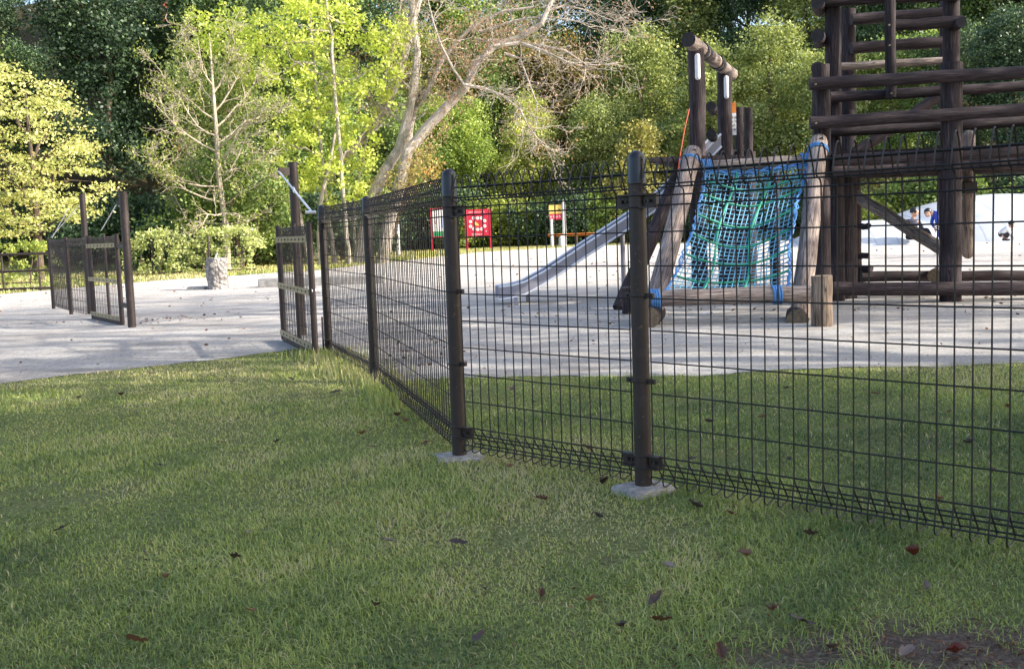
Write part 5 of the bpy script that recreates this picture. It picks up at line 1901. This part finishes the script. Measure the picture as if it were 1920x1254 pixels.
spots = [(150, 752), (225, 748), (280, 705), (520, 835), (630, 742), (605, 716), (295, 880), (250, 1218), (1170, 1190), (1240, 1180), (1300, 960), (905, 1115), (590, 690), (545, 715), (690, 700), (716, 755),
         (760, 798), (745, 788), (800, 838), (640, 690), (120, 1000), (700, 1150), (900, 1210), (1450, 1160), (1500, 1180), (1350, 1240), (1560, 1230), (1370, 975), (1120, 980), (860, 1030), (1520, 1015), (1230, 1135)]
spb = [(1430, 790), (1475, 735), (1740, 840), (1820, 840), (1560, 770), (1640, 745), (1690, 860), (1860, 890), (1330, 800), (1100, 850), (1000, 760), (960, 735), (1480, 870), (1300, 870), (1780, 780), (1700, 715)]
used = set()
for sset, labs, grp in ((spots, GL, 'small dry leaves in front of the fence'), (spb, GB, 'small dry leaves behind the fence')):
    for i, (px, py) in enumerate(sset):
        k = (i * 7 + i // 3) % 3
        s = protoL[k]
        o = s if k not in used else s.copy()
        if k in used: C.objects.link(o)
        used.add(k)
        g = G(px, py)
        o.location = (g.x, g.y, .010)
        o.rotation_euler = (random.uniform(-.4, .4), random.uniform(-.4, .4), random.uniform(0, 6.28))
        sc_ = random.uniform(.6, 1.15) * (1 + .05 * g.y); o.scale = (sc_, sc_, sc_)
        tag(o, labs[k], 'leaf', grp)

# loose litter on sand, uncounted
cl = []
for _ in range(900):
    y = random.uniform(7.2, 40); x = random.uniform(-.5, .5) * y * 1.05
    if y > lawn_sand_edge(x) + .1 and y < far_sand_edge(x): cl.append((x, y, .045))
for _ in range(170):
    t = random.random(); a = b4.lerp(b3, t); cl.append((a.x + abs(random.gauss(0, .45)) + .05, a.y + random.gauss(.4, .5), .04))
for _ in range(260): cl.append((random.uniform(-.2, 6.5), random.gauss(11.6, 1.0), .035))
for _ in range(120): cl.append((random.gauss(P(270, 590, 12.5).x, .5), random.gauss(12.6, .35), .04))
cl = np.array(cl); cl = cl + RNG.normal(size=cl.shape) * (.03, .03, .004)
me = leaf_mesh('leaf_litter', cl, .022 + .0022 * cl[:, 1], RNG.uniform(0, 1, len(cl)), LEAF['brown'], .85, aspect=.5)
o = bpy.data.objects.new('leaf_litter', me); C.objects.link(o)
tag(o, 'scattered dry leaf litter on the pale sand', 'leaf litter', kind='stuff')
# twigs and crumbled leaves on the worn corner of the lawn
cl = []
_w = G(1760, 1225)
for _ in range(900): cl.append((random.gauss(_w.x, .30), random.gauss(_w.y, .11), random.uniform(.004, .015)))
for _ in range(700):
    y = random.uniform(1.6, 8.4); x = random.uniform(-.55, .55) * y
    cl.append((x, y, random.uniform(.006, .02)))
cl = np.array(cl)
me = leaf_mesh('lawn_debris', cl, .010 + .0012 * cl[:, 1], RNG.uniform(0, 1, len(cl)), LEAF['brown'], .5, aspect=.4)
o = bpy.data.objects.new('lawn_debris', me); C.objects.link(o)
tag(o, 'crumbled brown leaf bits and twigs strewn in the lawn', 'debris', kind='stuff')
# paper scrap
pap = MB(); q = G(1325, 590)
pap.add([q + Vector((-.06, -.02, .01)), q + Vector((.05, -.03, .015)), q + Vector((.06, .03, .03)), q + Vector((-.03, .04, .02))], [[0, 1, 2, 3]])
tag(pap.build('paper_scrap', M['white_paint']), 'crumpled white paper scrap on the sand under the bottom log', 'paper')

# ------------------------------------------------------------------ light
el, az = R(29), R(105)
s_ = Vector((math.sin(az) * math.cos(el), math.cos(az) * math.cos(el), math.sin(el)))
w = bpy.data.worlds.new('World'); scn.world = w; w.use_nodes = True
nt = w.node_tree
bgn = nt.nodes['Background']
sky = nt.nodes.new('ShaderNodeTexSky'); sky.sky_type = 'NISHITA'; sky.sun_disc = False
sky.sun_elevation = el; sky.sun_rotation = az; sky.air_density = 1.0; sky.dust_density = 3.0
nt.links.new(sky.outputs[0], bgn.inputs[0]); bgn.inputs[1].default_value = .40
sd = bpy.data.lights.new('sun', 'SUN'); sd.energy = 8.8; sd.angle = R(.55); sd.color = (1, .93, .80)
so = bpy.data.objects.new('sun', sd); C.objects.link(so); so.rotation_euler = s_.to_track_quat('Z', 'Y').to_euler(); so.location = (20, 10, 20)

scn.view_settings.view_transform = 'Standard'
scn.view_settings.look = 'None'
scn.view_settings.exposure = 0
scn.render.engine = 'CYCLES'
scn.cycles.max_bounces = 6
scn.cycles.transparent_max_bounces = 4
scn.cycles.use_denoising = True
